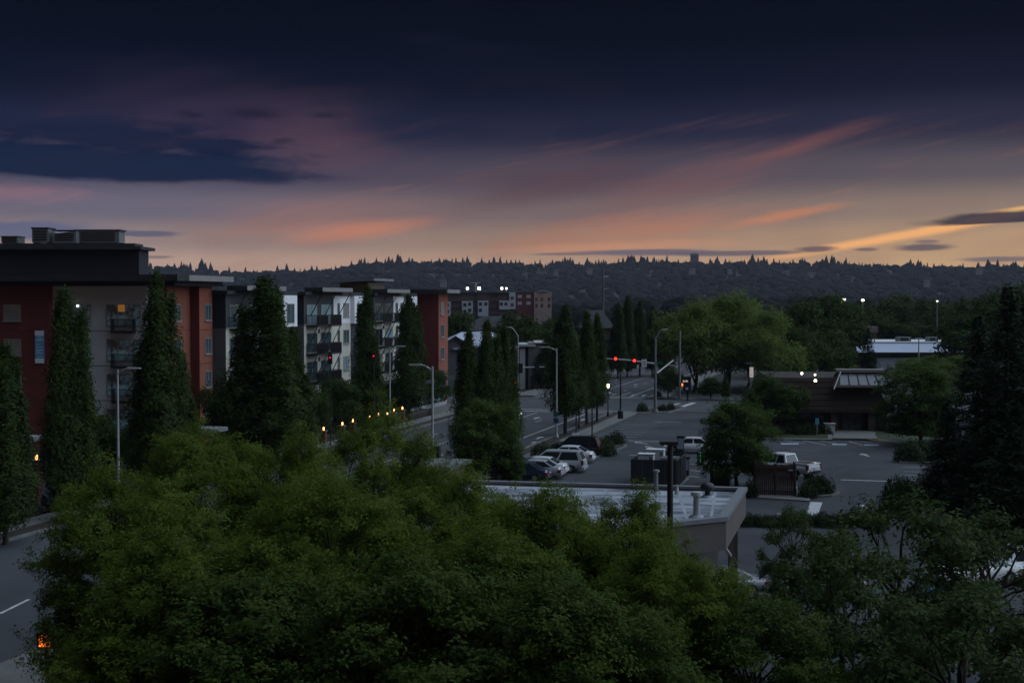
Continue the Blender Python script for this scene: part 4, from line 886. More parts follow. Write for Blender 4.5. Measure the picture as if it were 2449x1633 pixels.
for u, v, r in ((1917, 892, .14), (1948, 895, .11), (1949, 909, .16)): MB().ball((q(u), -1.0, z_(v)), r, 8, 5).build('lamp', emit('bank_lamp', (1, .86, .62), 5), bank); MB().box(q(u) - .05, q(u) + .05, -.95, .9, z_(v) + .12, z_(v) + .18).build('lamp_bracket', BLACK, bank)
sl = slab('entrance_ramp', [G(1988, 1052), G(2100, 1054), G(2084, 1031), (G(2002, 1030))], 0, .2, CONC)
pz_ = G(1954, 1044); t = thing('accessible_sign', 'small blue parking sign on a post in the bank shrubs', 'sign', (pz_.x, pz_.y, .14)); MB().tube([(0, 0, 0), (0, 0, 1.7)], .035, 6).build('post', GALV, t); MB().box(-.2, .2, -.05, -.02, 1.1, 1.75).build('plate', mat('sign_blue', (.10, .30, .38), .5, 0), t)
pz_ = G(1984, 1040); t = thing('utility_cabinet', 'pale grey utility cabinet beside the bank entrance ramp', 'cabinet', (pz_.x, pz_.y, .14)); MB().box(-.5, .5, -.3, .3, 0, 1.0).build('body', PALE, t); MB().box(-.58, .58, -.38, .38, 1.003, 1.1).build('lid', PALE, t)
# stone wall step at the lot corner by the bank lawn
# ------------------------------------------------------------------ flat-roofed building in front
zr = 5.6
R_ = lambda u, v: G(u, v, zr)
bk_r = R_(1785, 1167); fr_r = R_(1738, 1238); fr_l = R_(1290, 1284); bk_l = R_(1040, 1147)
MEM = mat('roof_membrane', (.31, .33, .365), .55, .25, .34, .05, spec=.4, detail=10, stretch=(.6, 1.6, 1), col2=(.055, .063, .082), lohi=(.42, .58))
WAL = mat('tan_stucco_wall', (.115, .095, .090), .9, .12, .5, .05)
poly = [bk_l, fr_l, fr_r, bk_r]; cen = sum(poly, Vector()) / 4
fl = thing('flat_roof_building', 'low tan building with a stained pale flat roof and raised rim', 'building', (cen.x, cen.y, 0))
loc = [Vector((q_.x - cen.x, q_.y - cen.y, 0)) for q_ in poly]
def inset(P, d):
    n = len(P); out_ = []
    for i in range(n):
        e1_ = (P[i] - P[i - 1]).normalized(); e2_ = (P[(i + 1) % n] - P[i]).normalized(); n1_ = Vector((-e1_.y, e1_.x, 0)); n2_ = Vector((-e2_.y, e2_.x, 0)); bis = (n1_ + n2_).normalized(); out_.append(P[i] + bis * d / max(.3, bis.dot(n1_)))
    return out_
if sum(loc[i].x * loc[(i + 1) % 4].y - loc[(i + 1) % 4].x * loc[i].y for i in range(4)) < 0: loc = loc[::-1]
MB().prism(inset(loc, 1.1), 0, zr - 1.2).build('wall', WAL, fl)
MB().prism(inset(loc, .30), zr - 1.195, zr - .14).build('roof_deck', MEM, fl)
i1 = inset(loc, .02); i2 = inset(loc, .30)
mb = MB(); n = 4; vs_ = [(p_.x, p_.y, z) for P, z in ((i1, zr - 1.25), (i1, zr), (i2, zr), (i2, zr - .2)) for p_ in P]
mb.add(vs_, [(r * n + k, r * n + (k + 1) % n, (r + 1) * n + (k + 1) % n, (r + 1) * n + k) for r in range(3) for k in range(n)]).build('fascia', WAL, fl)
i0 = inset(loc, -.05); i3 = inset(loc, .33)
mb = MB(); vs_ = [(p_.x, p_.y, z) for P, z in ((i0, zr - .12), (i0, zr + .05), (i3, zr + .05), (i3, zr - .05)) for p_ in P]
mb.add(vs_, [(r * n + k, r * n + (k + 1) % n, (r + 1) * n + (k + 1) % n, (r + 1) * n + k) for r in range(3) for k in range(n)]).build('coping', mat('coping_metal', (.15, .155, .17), .5, .15, 1.2, spec=.45), fl)
for k in range(7):     # membrane laps
    f = (k + 1) / 8; a_ = i3[0].lerp(i3[1], f); 
    ia, ib = [i for i in range(4)][0:2]
lapm = mat('membrane_lap', (.30, .32, .35), .6, .3, .8)
P0, P1, P2, P3 = inset([Vector((q_.x - cen.x, q_.y - cen.y, 0)) for q_ in (bk_l, fr_l, fr_r, bk_r)], .0)
for k in range(8):
    f = (k + .6) / 8.4; a_ = P0.lerp(P3, f); b_ = P1.lerp(P2, f); d = (b_ - a_).normalized(); a_ = a_ + d * .6; b_ = b_ - d * .6; nn = Vector((-d.y, d.x, 0)) * .06
    MB().add([(*(a_ + nn).xy, zr - .132), (*(b_ + nn).xy, zr - .132), (*(b_ - nn).xy, zr - .132), (*(a_ - nn).xy, zr - .132)], [(0, 1, 2, 3)]).build('membrane_seam', lapm, fl)
def roof_at(u, v): q_ = R_(u, v); return Vector((q_.x, q_.y, zr - .14))
def vent(name, label, u, v, prof_, m, seg=12):
    t = thing(name, label, 'roof vent', roof_at(u, v)); MB().lathe(prof_[0], seg).build('pipe', m, t, 50); MB().lathe(prof_[1], seg).build('cap', m, t, 50); MB().lathe([(.30, 0), (.24, .10)], seg).build('flashing', MEM, t)
vent('flue_pipe', 'stout galvanised flue with a wide cap on the flat roof', 1666, 1228, ([(.14, .08), (.13, .85)], [(.15, .852), (.24, .86), (.22, 1.0), (.02, 1.02)]), GALV)
vent('vent_pipe', 'slender grey vent pipe at the rim of the flat roof', 1569, 1172, ([(.10, .08), (.085, .95)], [(.09, .952), (.16, .96), (.14, 1.05), (.02, 1.07)]), GREYM)
vent('turbine_vent', 'dark round turbine vent by the corner of the flat roof', 1692, 1181, ([(.12, .05), (.12, .25)], [(.13, .252), (.30, .32), (.33, .45), (.24, .60), (.02, .66)]), BLACK)
t = thing('vent_stub', 'short pale vent stub near the flat roof rim', 'roof vent', roof_at(1619, 1174)); MB().lathe([(.12, 0), (.06, .3), (.06, .42)], 8).build('pipe', GALV, t)
# canopy posts and brace at the right wall
dirw = (fr_r - bk_r); dirw.z = 0; dirw.normalize()
for f in (.05, .28): 
    q_ = bk_r.lerp(fr_r, f) - cen; MB().box(q_.x - .55, q_.x - .35, q_.y - .1, q_.y + .1, 0, zr - 1.3).build('post', WAL, fl)
q_ = bk_r.lerp(fr_r, .28) - cen; r_ = bk_r.lerp(fr_r, .75) - cen
MB().tube([(q_.x - .45, q_.y, zr - 2.6), (r_.x - .45, r_.y, zr - 1.3)], .07, 6).build('brace', PALE, fl)
for f in (.35, .6, .8): q_ = fr_l.lerp(fr_r, f) - cen; d = (fr_r - fr_l).normalized(); MB().box(-1, 1, -.05, .05, 1.0, 2.8, Matrix.Translation((q_.x, q_.y, 0)) @ Matrix.Rotation(math.atan2(d.y, d.x), 4, 'Z') @ Matrix.Translation((0, 1.0, 0))).build('window', GLASS, fl)
# small flat-roofed kiosk by the street
p0 = G(1010, 1097, 3.2); t = thing('kiosk', 'small flat grey-roofed kiosk with a tan wall beside the street pole', 'kiosk', (p0.x, p0.y - 2, 0), STROT)
MB().box(-1.6, 2.4, -1.8, 2.2, 0, 2.95).build('wall', mat('kiosk_tan', (.16, .125, .10), .9, .1, 1), t); MB().box(-2.0, 2.8, -2.3, 2.6, 2.955, 3.2).build('roof', mat('kiosk_roof', (.14, .145, .155), .7, .2, .8), t)
MB().box(-1.3, .5, -1.86, -1.803, .9, 2.5).build('window', GLASS, t)
# glazed shopfront at the end of the block
p0 = on_b(1015, -55.5); t = thing('shopfront', 'low glazed shopfront with slim mullions and a pale sill at the end of the block', 'shop', p0, STROT)
MB().box(-6, 0, -7, 9, 0, 3.6).build('wall', BRWN, t); MB().box(-6.3, 1.0, -7.6, 9.6, 3.61, 4.0).build('awning', DROOF, t)
for k in range(9): MB().box(.003, .05, -6.6 + k * 1.7, -5.1 + k * 1.7, 1.0, 3.2).build('pane', mat('shop_glass', (.20, .26, .28), .3, .2, .6, spec=.5), t)
MB().box(.003, .12, -6.8, 9, .2, .85).build('sill', PALE, t)
q0 = on_b(1090, -52.2); slab('retaining_wall', [ST.W(ST.ab(q0)[0] - 8, -53.2), ST.W(ST.ab(q0)[0] - 8, -52.8), ST.W(ST.ab(q0)[0] + 12, -52.8), ST.W(ST.ab(q0)[0] + 12, -53.2)], 0, .9, CONC)
# entrance canopies by the apartment
for u, v, lab, wd in ((482, 1022, 'pale flat entrance canopy tucked under the trees by the orange tower', 3.4), (60, 1043, 'small pale entrance canopy beneath the dark red wall', 2.2)):
    p0 = PY(u, v, 112 if u > 200 else 106); t = thing('entrance_canopy', lab, 'canopy', (p0.x, p0.y, 0), BROT)
    MB().box(-wd / 2, wd / 2, -1.2, 1.2, p0.z - .3, p0.z).build('roof_slab', mat('canopy_grey', (.22, .225, .24), .7, .1, .8), t)
    for sx_ in (-1, 1):
        for sy_ in (-1, 1): MB().tube([(sx_ * wd * .44, sy_ * 1.0, 0), (sx_ * wd * .44, sy_ * 1.0, p0.z - .3)], .08, 6).build('post', BLACK, t)

# ------------------------------------------------------------------ vehicles
def car_paint(name, c, rough=.28, metal=.0):
    m = mat('paint_' + name, c, rough, 0, spec=.55, metal=metal); m.node_tree.nodes['Principled BSDF'].inputs['Coat Weight'].default_value = .5; return m
RED = mat('tail_lamp', (.14, .008, .008), .3, 0, spec=.5); HEAD = mat('head_lamp', (.45, .46, .48), .2, 0, spec=.6); TRIM = mat('black_trim', (.015, .015, .016), .6, 0); PLATE = mat('number_plate', (.5, .5, .5), .6, 0)
KIND = dict(
 sedan=dict(L=4.75, W=1.82, H=1.45, st=[(-2.375, .42, .62, .78), (-2.2, .28, .92, .93), (-1.55, .24, .96, .98), (-.8, .22, .93, 1), (.6, .22, .92, 1), (1.35, .24, .86, .98), (2.05, .27, .74, .93), (2.375, .40, .56, .76)], cab=(1.15, -1.85, .35, -1.0), wb=(1.42, -1.38), wr=.33),
 suv=dict(L=4.75, W=1.9, H=1.76, st=[(-2.375, .45, .9, .84), (-2.25, .32, 1.05, .95), (-1.5, .28, 1.08, .99), (.7, .27, 1.06, 1), (1.35, .28, 1.03, .98), (2.1, .32, .94, .94), (2.375, .42, .72, .8)], cab=(1.2, -2.28, .45, -1.95), wb=(1.42, -1.4), wr=.37),
 van=dict(L=5.1, W=2.0, H=1.78, st=[(-2.55, .42, .95, .86), (-2.45, .30, 1.02, .96), (-1.5, .25, 1.03, 1), (.8, .25, 1.0, 1), (1.5, .26, .97, .98), (2.2, .30, .82, .93), (2.55, .42, .6, .76)], cab=(1.75, -2.46, .65, -2.1), wb=(1.5, -1.5), wr=.34),
 pickup=dict(L=5.9, W=2.03, H=1.93, st=[(-2.95, .62, 1.10, .93), (-2.85, .50, 1.16, .98), (-1.5, .45, 1.17, 1), (.9, .45, 1.16, 1), (1.6, .45, 1.16, .99), (2.6, .48, 1.08, .95), (2.95, .58, .85, .85)], cab=(1.35, -.95, .65, -.72), wb=(1.85, -1.75), wr=.42))
_cars = {}
def car(kind, paint, p, rz, label, cat='car', group=None, name='parked_car'):
    k = KIND[kind]; W2 = k['W'] / 2; H = k['H']; wr = k['wr']
    t = thing(name, label, cat, (p[0], p[1], .012), rz, group)
    if kind not in _cars:
        sts = k['st']; xs = [s[0] for s in sts]
        fn = lambda i, x: float(np.interp(x, xs, [s[i] for s in sts]))
        X = sorted(set(list(np.linspace(xs[0], xs[-1], 25)) + xs)); mb = MB(); nsec = 13
        for x in X:
            zb, zt, wf = fn(1, x), fn(2, x), fn(3, x) * W2; m_ = (zb + zt) / 2
            half = [(0, zb), (wf * .86, zb), (wf * .97, zb + (zt - zb) * .18), (wf, zb + (zt - zb) * .5), (wf * .985, zb + (zt - zb) * .78), (wf * .90, zt - .01), (0, zt + .045)]
            sec = half + [(-y, z) for y, z in half[-2:0:-1]]
            mb.v += [(x, y, z) for y, z in sec]
        ns = 12
        mb.f = [(i * ns + j, i * ns + (j + 1) % ns, (i + 1) * ns + (j + 1) % ns, (i + 1) * ns + j) for i in range(len(X) - 1) for j in range(ns)] + [tuple(range(ns - 1, -1, -1)), tuple(range((len(X) - 1) * ns, len(X) * ns))]
        body = mb.mesh('body', 40)
        xf, xr, tf, tr = k['cab']; zf, zrr = fn(2, xf) - .03, fn(2, xr) - .03; wb_, wt_ = W2 * .90, W2 * .70
        B = [Vector((xf, wb_, zf)), Vector((xr, wb_, zrr)), Vector((tr, wt_, H - .06)), Vector((tf, wt_, H - .06))]
        mir = lambda v: Vector((v.x, -v.y, v.z))
        cb = MB(); nx = 7; ny = 5
        cb.add([*B, *[mir(v) for v in B]], [(0, 3, 2, 1), (4, 5, 6, 7), (0, 4, 7, 3), (1, 2, 6, 5)])
        vs_ = []
        for i in range(nx):
            x = tf + (tr - tf) * i / (nx - 1); cx_ = 1 - (2 * i / (nx - 1) - 1) ** 2
            for j in range(ny): y = wt_ * (2 * j / (ny - 1) - 1); vs_.append((x, y, H - .06 + .06 * (1 - (y / wt_) ** 2) * (.4 + .6 * cx_) + .02 * cx_))
        cb.add(vs_, [(i * ny + j, i * ny + j + 1, (i + 1) * ny + j + 1, (i + 1) * ny + j) for i in range(nx - 1) for j in range(ny - 1)])
        roof = cb.mesh('roof', 35)
        def panel(q0, q1, q2, q3, f0, f1, g0, g1, off):
            P_ = lambda f, g: q0.lerp(q1, f).lerp(q3.lerp(q2, f), g)
            n_ = (q1 - q0).cross(q3 - q0).normalized(); n_ = n_ if n_.dot(off) > 0 else -n_
            return [P_(f0, g0) + n_ * .012, P_(f1, g0) + n_ * .012, P_(f1, g1) + n_ * .012, P_(f0, g1) + n_ * .012]
        glass = {}
        mx = .50 if kind != 'pickup' else .56
        for sgn, nm in ((1, 'l'), (-1, 'r')):
            q = [v if sgn > 0 else mir(v) for v in B]; oo = Vector((0, sgn, 0))
            m2 = MB(); m2.add(panel(*q, .06, mx - .02, .08, .90, oo), [(0, 1, 2, 3)]); glass['front_window_' + nm] = m2.mesh('side_window')
            m2 = MB(); m2.add(panel(*q, mx + .02, .93, .08, .90, oo), [(0, 1, 2, 3)]); glass['rear_window_' + nm] = m2.mesh('side_window')
        m2 = MB(); m2.add(panel(B[0], mir(B[0]), mir(B[3]), B[3], .06, .94, .06, .95, Vector((1, 0, .3))), [(0, 1, 2, 3)]); glass['windscreen'] = m2.mesh('windscreen')
        m2 = MB(); m2.add(panel(B[1], mir(B[1]), mir(B[2]), B[2], .08, .92, .12, .90, Vector((-1, 0, .3))), [(0, 1, 2, 3)]); glass['rear_window'] = m2.mesh('rear_window')
        wh = MB(); wh.tube([(0, -.11, 0), (0, -.09, 0), (0, .09, 0), (0, .11, 0)], [wr * .88, wr, wr, wr * .88], 18); tyre = wh.mesh('tyre', 40)
        rm = MB(); rm.tube([(0, -.125, 0), (0, .125, 0)], wr * .60, 14); rimm = rm.mesh('rim', 40)
        ar = MB(); ar.tube([(0, -.02, 0), (0, .02, 0)], wr * 1.2, 18); arch = ar.mesh('wheel_arch', 40)
        zt_r = fn(2, xs[0] + .1); tl = MB()
        x_r = xs[0]; hb = fn(2, x_r + .12)
        tlm = {s_: MB().box(x_r - .0, x_r + .22, min(s_ * W2 * .97, s_ * W2 * .62), max(s_ * W2 * .97, s_ * W2 * .62), hb - .28, hb - .05).mesh('tail_lamp') for s_ in (-1, 1)}
        if kind in ('van', 'suv', 'pickup'): tlm = {s_: MB().box(x_r - .02, x_r + .16, min(s_ * W2 * .985, s_ * W2 * .80), max(s_ * W2 * .985, s_ * W2 * .80), hb - .36, hb + .02).mesh('tail_lamp') for s_ in (-1, 1)}
        x_f = xs[-1]; hf_ = fn(2, x_f - .15)
        hlm = {s_: MB().box(x_f - .28, x_f - .03, min(s_ * W2 * .92, s_ * W2 * .58), max(s_ * W2 * .92, s_ * W2 * .58), hf_ - .22, hf_ - .06).mesh('headlight') for s_ in (-1, 1)}
        bmp = MB().box(x_r - .06, x_r + .25, -W2 * .80, W2 * .80, fn(1, x_r + .1) - .02, fn(1, x_r + .1) + .20).mesh('bumper')
        npl = MB().box(x_r - .075, x_r - .06, -.26, .26, fn(1, x_r) + .24, fn(1, x_r) + .37).mesh('number_plate')
        bed = None
        if kind == 'pickup':
            zb_ = fn(2, -2) + .05; bed = [MB().box(-2.72, -1.0, -W2 * .78, W2 * .78, zb_ - .01, zb_ + .012).mesh('bed_liner'), MB().box(-2.9, -.95, W2 * .80, W2 * .93, zb_ - .02, zb_ + .06).box(-2.9, -.95, -W2 * .93, -W2 * .80, zb_ - .02, zb_ + .06).box(-2.93, -2.80, -W2 * .8 + .003, W2 * .8 - .003, zb_ - .03, zb_ + .06).mesh('bed_rail')]
        mirr = {s_: MB().box(xf - .35, xf - .20, min(s_ * W2 * 1.0, s_ * W2 * 1.14), max(s_ * W2 * 1.0, s_ * W2 * 1.14), zf + .06, zf + .20).mesh('mirror') for s_ in (-1, 1)}
        _cars[kind] = (body, roof, glass, tyre, rimm, arch, tlm, hlm, bmp, npl, bed, mirr)
    body, roof, glass, tyre, rimm, arch, tlm, hlm, bmp, npl, bed, mirr = _cars[kind]
    def inst(nm, me, m, par):
        o = bpy.data.objects.new(nm, me); C.objects.link(o)
        if not me.materials: me.materials.append(m)
        o.material_slots[0].link = 'OBJECT'; o.material_slots[0].material = m; o.parent = par; return o
    inst('body', body, paint, t); inst('roof', roof, paint, t)
    for nm, me in glass.items(): inst(me.name.split('.')[0], me, GLASS, t)
    for x in k['wb']:
        for s_ in (-1, 1):
            a_ = inst('wheel_arch', arch, TRIM, t); a_.location = (x, s_ * (W2 - .035), wr * 1.02)
            w_ = inst('wheel', tyre, TYRE, t); w_.location = (x, s_ * (W2 - .10), wr); inst('rim', rimm, RIM, w_)
    for s_ in (-1, 1): inst('tail_lamp', tlm[s_], RED, t); inst('headlight', hlm[s_], HEAD, t); inst('mirror', mirr[s_], paint, t)
    inst('bumper', bmp, TRIM if kind == 'pickup' else paint, t); inst('number_plate', npl, PLATE, t)
    if bed: inst('bed_liner', bed[0], TRIM, t); inst('bed_rail', bed[1], paint, t)
    return t
P_WHITE = car_paint('white', (.76, .77, .79)); P_SILV = car_paint('silver', (.48, .50, .53), .3, .2); P_BLK = car_paint('black', (.012, .013, .016), .2); P_NAVY = car_paint('navy', (.02, .03, .06), .25); P_GREY = car_paint('grey', (.20, .21, .23), .3, .3); P_BLUE = car_paint('blue', (.02, .10, .24), .3)
NL = STROT + math.pi    # nose to the left, square to the street
def lotcar(kind, paint, v_rear, u_rear, lab, bshift=0.0):
    g = G(u_rear, v_rear); a, b = ST.ab(g); L_ = KIND[kind]['L']
    q = ST.W(a + KIND[kind]['W'] / 2, b - L_ / 2 + bshift); return car(kind, paint, q, NL, lab, 'car', 'cars parked nose-in beside the street pavement')
lotcar('sedan', P_NAVY, 1155, 1308, 'dark blue sedan, outermost of the row, nearest the flat roof')
lotcar('sedan', P_SILV, 1147.5, 1340, 'silver sedan between the dark blue sedan and the white sedan')
lotcar('sedan', P_WHITE, 1139.5, 1350, 'white sedan between two silver cars, beside the minivan')
lotcar('van', P_SILV, 1132, 1394, 'silver minivan with long dark side windows in the parked row')
lotcar('sedan', P_GREY, 1120, 1378, 'grey sedan half hidden behind the silver minivan')
lotcar('sedan', P_WHITE, 1109, 1415, 'white sedan parked between the minivan and the black estate')
lotcar('suv', P_BLK, 1093, 1432, 'black estate car at the shrub end of the parked row')
g = G(1902, 1146); car('pickup', P_WHITE, (g.x - .7, g.y + 1.7), math.radians(180 - 44), 'white pickup truck with its bed towards the lot, behind the wooden enclosure', 'pickup truck', None, 'pickup_truck')
g = G(1650, 1082); car('sedan', P_WHITE, (g.x, g.y), math.radians(170), 'white car charging beside the dark enclosure, behind the lot tree')
g = G(1712, 1430); car('sedan', P_GREY, (g.x, g.y), math.radians(200), 'grey car tucked below the canopy posts of the tan building')
g = G(2330, 1395); car('sedan', P_WHITE, (g.x, g.y), math.radians(195), 'white sedan glimpsed through the crown of the large tree')
g = G(2440, 1385); car('suv', P_WHITE, (g.x, g.y), math.radians(190), 'white estate car glimpsed beyond the large tree')
g = G(2255, 1500); car('suv', P_BLUE, (g.x, g.y), math.radians(75), 'blue car seen through the branches of the large tree')
g = G(1950, 1432); car('sedan', P_GREY, (g.x, g.y), math.radians(190), 'pale grey car with roof showing between the two leafy trees')
g = G(80, 1222); car('sedan', P_NAVY, (g.x, g.y), math.radians(165), 'dark blue car parked on the drive beneath the columnar trees')

# ------------------------------------------------------------------ street lamps, signals, poles
def bent_arm(h, reach, rise, side): return [(0, 0, h - .3)] + [(side * reach * t, 0, h - .3 + (rise + .3) * math.sin(t * math.pi / 2)) for t in (.15, .35, .6, .85, 1)]
def street_lamp(base, h, side, label, reach=1.8, rise=.25, m=None, rz=0.0, group='tall street lamps along the street', r=.11, head=.8):
    m = m or GALV; t = thing('street_lamp', label, 'street lamp', (base[0], base[1], 0), rz, group)
    MB().lathe([(r * 2.0, 0), (r * 2.0, .25), (r * 1.35, .55)], 10).build('base', m, t, 40)
    MB().tube([(0, 0, .3), (0, 0, h * .5), (0, 0, h)], [r, r * .8, r * .62], 10).build('pole', m, t, 40)
    MB().tube(bent_arm(h, reach, rise, side), r * .5, 8).build('arm', m, t, 40)
    x = side * reach; lh = MB(); lh.add([(x - .1 * side, -.14, h + rise - .06), (x + head * side, -.10, h + rise - .04), (x + head * side, .10, h + rise - .04), (x - .1 * side, .14, h + rise - .06), (x - .1 * side, -.10, h + rise + .07), (x + head * side, -.06, h + rise + .05), (x + head * side, .06, h + rise + .05), (x - .1 * side, .10, h + rise + .07)], [(0, 3, 2, 1), (4, 5, 6, 7), (0, 1, 5, 4), (2, 3, 7, 6), (0, 4, 7, 3), (1, 2, 6, 5)])
    lh.build('lamp_head', GREYM if m is BLACK else GALV, t)
    return t
def htop(base, u, v): return PY(u, v, base.y).z
b_ = on_b(280, -49.6); street_lamp(b_, htop(b_, 280, 884), 1, 'grey street lamp between the two columnar trees before the beige wall', .9, .12, rz=STROT)
b_ = on_b(932, -49.6); street_lamp(b_, htop(b_, 932, 830), 1, 'grey street lamp by the row of lit pier lanterns', .9, .1, rz=STROT)
b_ = on_b(1034, -30.4); t = street_lamp(b_, htop(b_, 1034, 876), -1, 'grey street lamp carrying a dark box, beside the kiosk', .9, .1, rz=STROT)
MB().box(.12, .55, -.2, .2, PY(1034, 1097, b_.y).z, PY(1034, 1066, b_.y).z).build('box', BLACK, t)
b_ = G(1331, 1049); t = street_lamp(b_, htop(b_, 1331, 832), -1, 'grey street lamp with green and blue plates among the kerbside trees', 1.0, .08, rz=STROT)
for z0, c, n in ((PY(1331, 996, b_.y).z, (.02, .12, .09), 'green_plate'), (PY(1331, 1011, b_.y).z, (.02, .07, .18), 'blue_plate')): MB().box(-.30, .22, -.13, -.10, z0 - .02, z0 + .5).build(n, mat(n, c, .5, 0), t)
b_ = G(1462, 902); street_lamp(b_, htop(b_, 1462, 787), 1, 'thin grey street lamp across the junction by the red signals', 1.0, .1, rz=0, r=.10)
b_ = G(1239, 943); sp = street_lamp(b_, htop(b_, 1239, 800), -1, 'grey signal pole with a curved lamp arm at the panelled building corner', 1.2, 1.1, r=.14)
SIGR = emit('signal_red', (1, .012, .006), 9, (.2, .01, .01)); SIGO = emit('signal_orange', (1, .16, .02), 3.0, (.2, .05, .01)); LENS = mat('dark_lens', (.02, .02, .015), .3, 0)
def signal(parent, x, z, y=0.0, lit=True, r=.15, back=True):
    h = bpy.data.objects.new('signal_head', (MB().box(x - .19, x + .19, y - .30, y - .02, z - .85, z + .28).box(x - .33, x + .33, y - .02, y, z - 1.0, z + .42) if back else MB().box(x - .19, x + .19, y - .30, y - .02, z - .85, z + .28)).mesh('signal_head')); C.objects.link(h); h.data.materials.append(BLACK); h.parent = parent
    for k in range(3): MB().tube([(x, y - .34, z - .30 * k), (x, y - .301, z - .30 * k)], r, 12).build('lens', SIGR if (k == 0 and lit) else LENS, h)
    return h
za = htop(b_, 1239, 879); MB().tube([(0, 0, za), (PY(1302, 879, b_.y).x - b_.x, 0, za + .1)], [.11, .07], 8).build('mast_arm', GALV, sp)
for u in (1215 + 30, 1285): signal(sp, PY(u, 879, b_.y).x - b_.x, za + .2, -.1, False)
MB().box(-1.7, -.3, -.08, -.04, za + .15, za + .5).build('street_sign', mat('sign_green', (.01, .10, .07), .5, 0), sp)
signal(sp, -.40, htop(b_, 1233, 916), -.1, True, .16, False)
# main signal pole with two red signals on its mast arm
b_ = G(1567, 988); sp = street_lamp(b_, htop(b_, 1567, 806), 1, 'thick dark grey signal pole with two red signals on its long mast arm', .9, .95, GREYM, r=.19, group=None, head=.7)
sp.name = 'signal_pole'; sp['category'] = 'traffic light'
f_ = b_.y / F; xx = lambda u: (u - 1567) * f_
za = htop(b_, 1567, 870); zt_ = htop(b_, 1440, 857)
MB().tube([(0, 0, za), (xx(1500), 0, (za + zt_) / 2 + .12), (xx(1438), 0, zt_)], [.13, .10, .07], 8).build('mast_arm', GALV, sp)
for u, v in ((1471, 857.5), (1516, 862)): signal(sp, xx(u), htop(b_, u, v), -.12, True, .17)
ts = MB().box(xx(1540) - .32, xx(1540) + .32, -.16, -.12, htop(b_, 1540, 877), htop(b_, 1540, 859)).build('turn_sign', WHITE, sp); zz = htop(b_, 1540, 868)
MB().tube([(xx(1540) + .1, -.17, zz - .3), (xx(1540) + .1, -.17, zz + .05), (xx(1540) + .02, -.17, zz + .18), (xx(1540) - .16, -.17, zz + .18)], .035, 5).build('arrow', BLACK, ts)
MB().tube([(.2, 0, htop(b_, 1572, 892)), (xx(1606) + .6, 3.4, htop(b_, 1605, 866) + .1)], [.10, .07], 8).build('mast_arm', mat('bright_steel', (.42, .42, .41), .5, .1, 2, spec=.5), sp)
MB().box(.05, .9, -.1, -.06, za - .05, za + .25).build('street_sign', MATS['sign_green'], sp)
b_ = G(1625, 955); t = thing('utility_pole', 'plain dark grey pole with an orange hand signal by the blue monument sign', 'pole', b_); MB().tube([(0, 0, 0), (0, 0, htop(b_, 1625, 790))], [.20, .15], 10).build('pole', GREYM, t, 40)
zz = htop(b_, 1631, 920); MB().box(.22, .62, -.25, .05, zz - .25, zz + .25).build('pedestrian_signal', BLACK, t); MB().box(.27, .55, -.27, -.253, zz - .16, zz + .20).build('hand_lens', SIGO, t)
MB().tube([(0, 0, htop(b_, 1620, 876)), (-1.6, 0, htop(b_, 1600, 873))], .05, 6).build('arm', GALV, t)
# dark monument sign
b_ = G(1652, 958); t = thing('monument_sign', 'dark navy monument sign with a pale lettering panel on a slim post', 'sign', (b_.x, b_.y, 0)); z0 = htop(b_, 1645, 935); z1 = htop(b_, 1645, 900); fx_ = lambda u: (u - 1652) * b_.y / F
MB().box(fx_(1634), fx_(1652), -.3, .3, z0, z1).build('panel', mat('sign_navy', (.012, .014, .035), .5, .1, 1), t); MB().box(fx_(1642), fx_(1646), -.15, .15, 0, z0).build('post', BLACK, t)
ly_ = mat('sign_pale', (.45, .42, .30), .6, 0); zl = htop(b_, 1640, 911)
for k, (w0, w1, hh) in enumerate(((1632.5, 1634.5, .26), (1635, 1637, .18), (1637.5, 1639.4, .2), (1640, 1641.6, .28), (1642.2, 1644.4, .2))): MB().box(fx_(w0), fx_(w1), -.33, -.302, zl - .12, zl - .12 + hh).build('lettering', emit('sign_lettering', (.9, .75, .45), .35, (.5, .45, .3)), t)
MB().box(fx_(1639), fx_(1645), -.33, -.302, htop(b_, 1640, 931), htop(b_, 1640, 926)).build('small_panel', PALE, t)
# pavement lanterns and lot posts
LWARM = emit('lantern_warm', (1, .42, .10), 4.5); LWHITE = emit('lantern_white', (1, .90, .66), 6)
def post_lamp(u, v, vt, lab, lit=True, m=BLACK, group=None):
    b = G(u, v); h = htop(b, u, vt); t = thing('lamp_post', lab, 'lamp post', b, 0, group)
    MB().lathe([(.16, 0), (.16, .5), (.08, .7)], 8).build('base', m, t, 40); MB().tube([(0, 0, .5), (0, 0, h - .3)], [.07, .05], 8).build('pole', m, t, 40)
    MB().lathe([(.10, h - .3), (.20, h - .05), (.17, h + .22)], 10).build('lantern', lit if lit is not True else LWHITE, t, 50); MB().lathe([(.23, h + .221), (.16, h + .32), (.02, h + .4)], 10).build('cap', m, t, 50)
    return t
post_lamp(1454, 998, 922, 'pavement lantern with a bright white light beyond the kerbside trees')
post_lamp(1385, 1028, 943, 'pavement lantern with a dim yellowish light between two tree trunks', emit('lantern_dim', (1, .85, .45), 1.2))
post_lamp(1245, 1030, 990, 'short twin-lit lantern post at the street edge behind the round tree', emit('lantern_grey', (.9, .95, 1), .5))
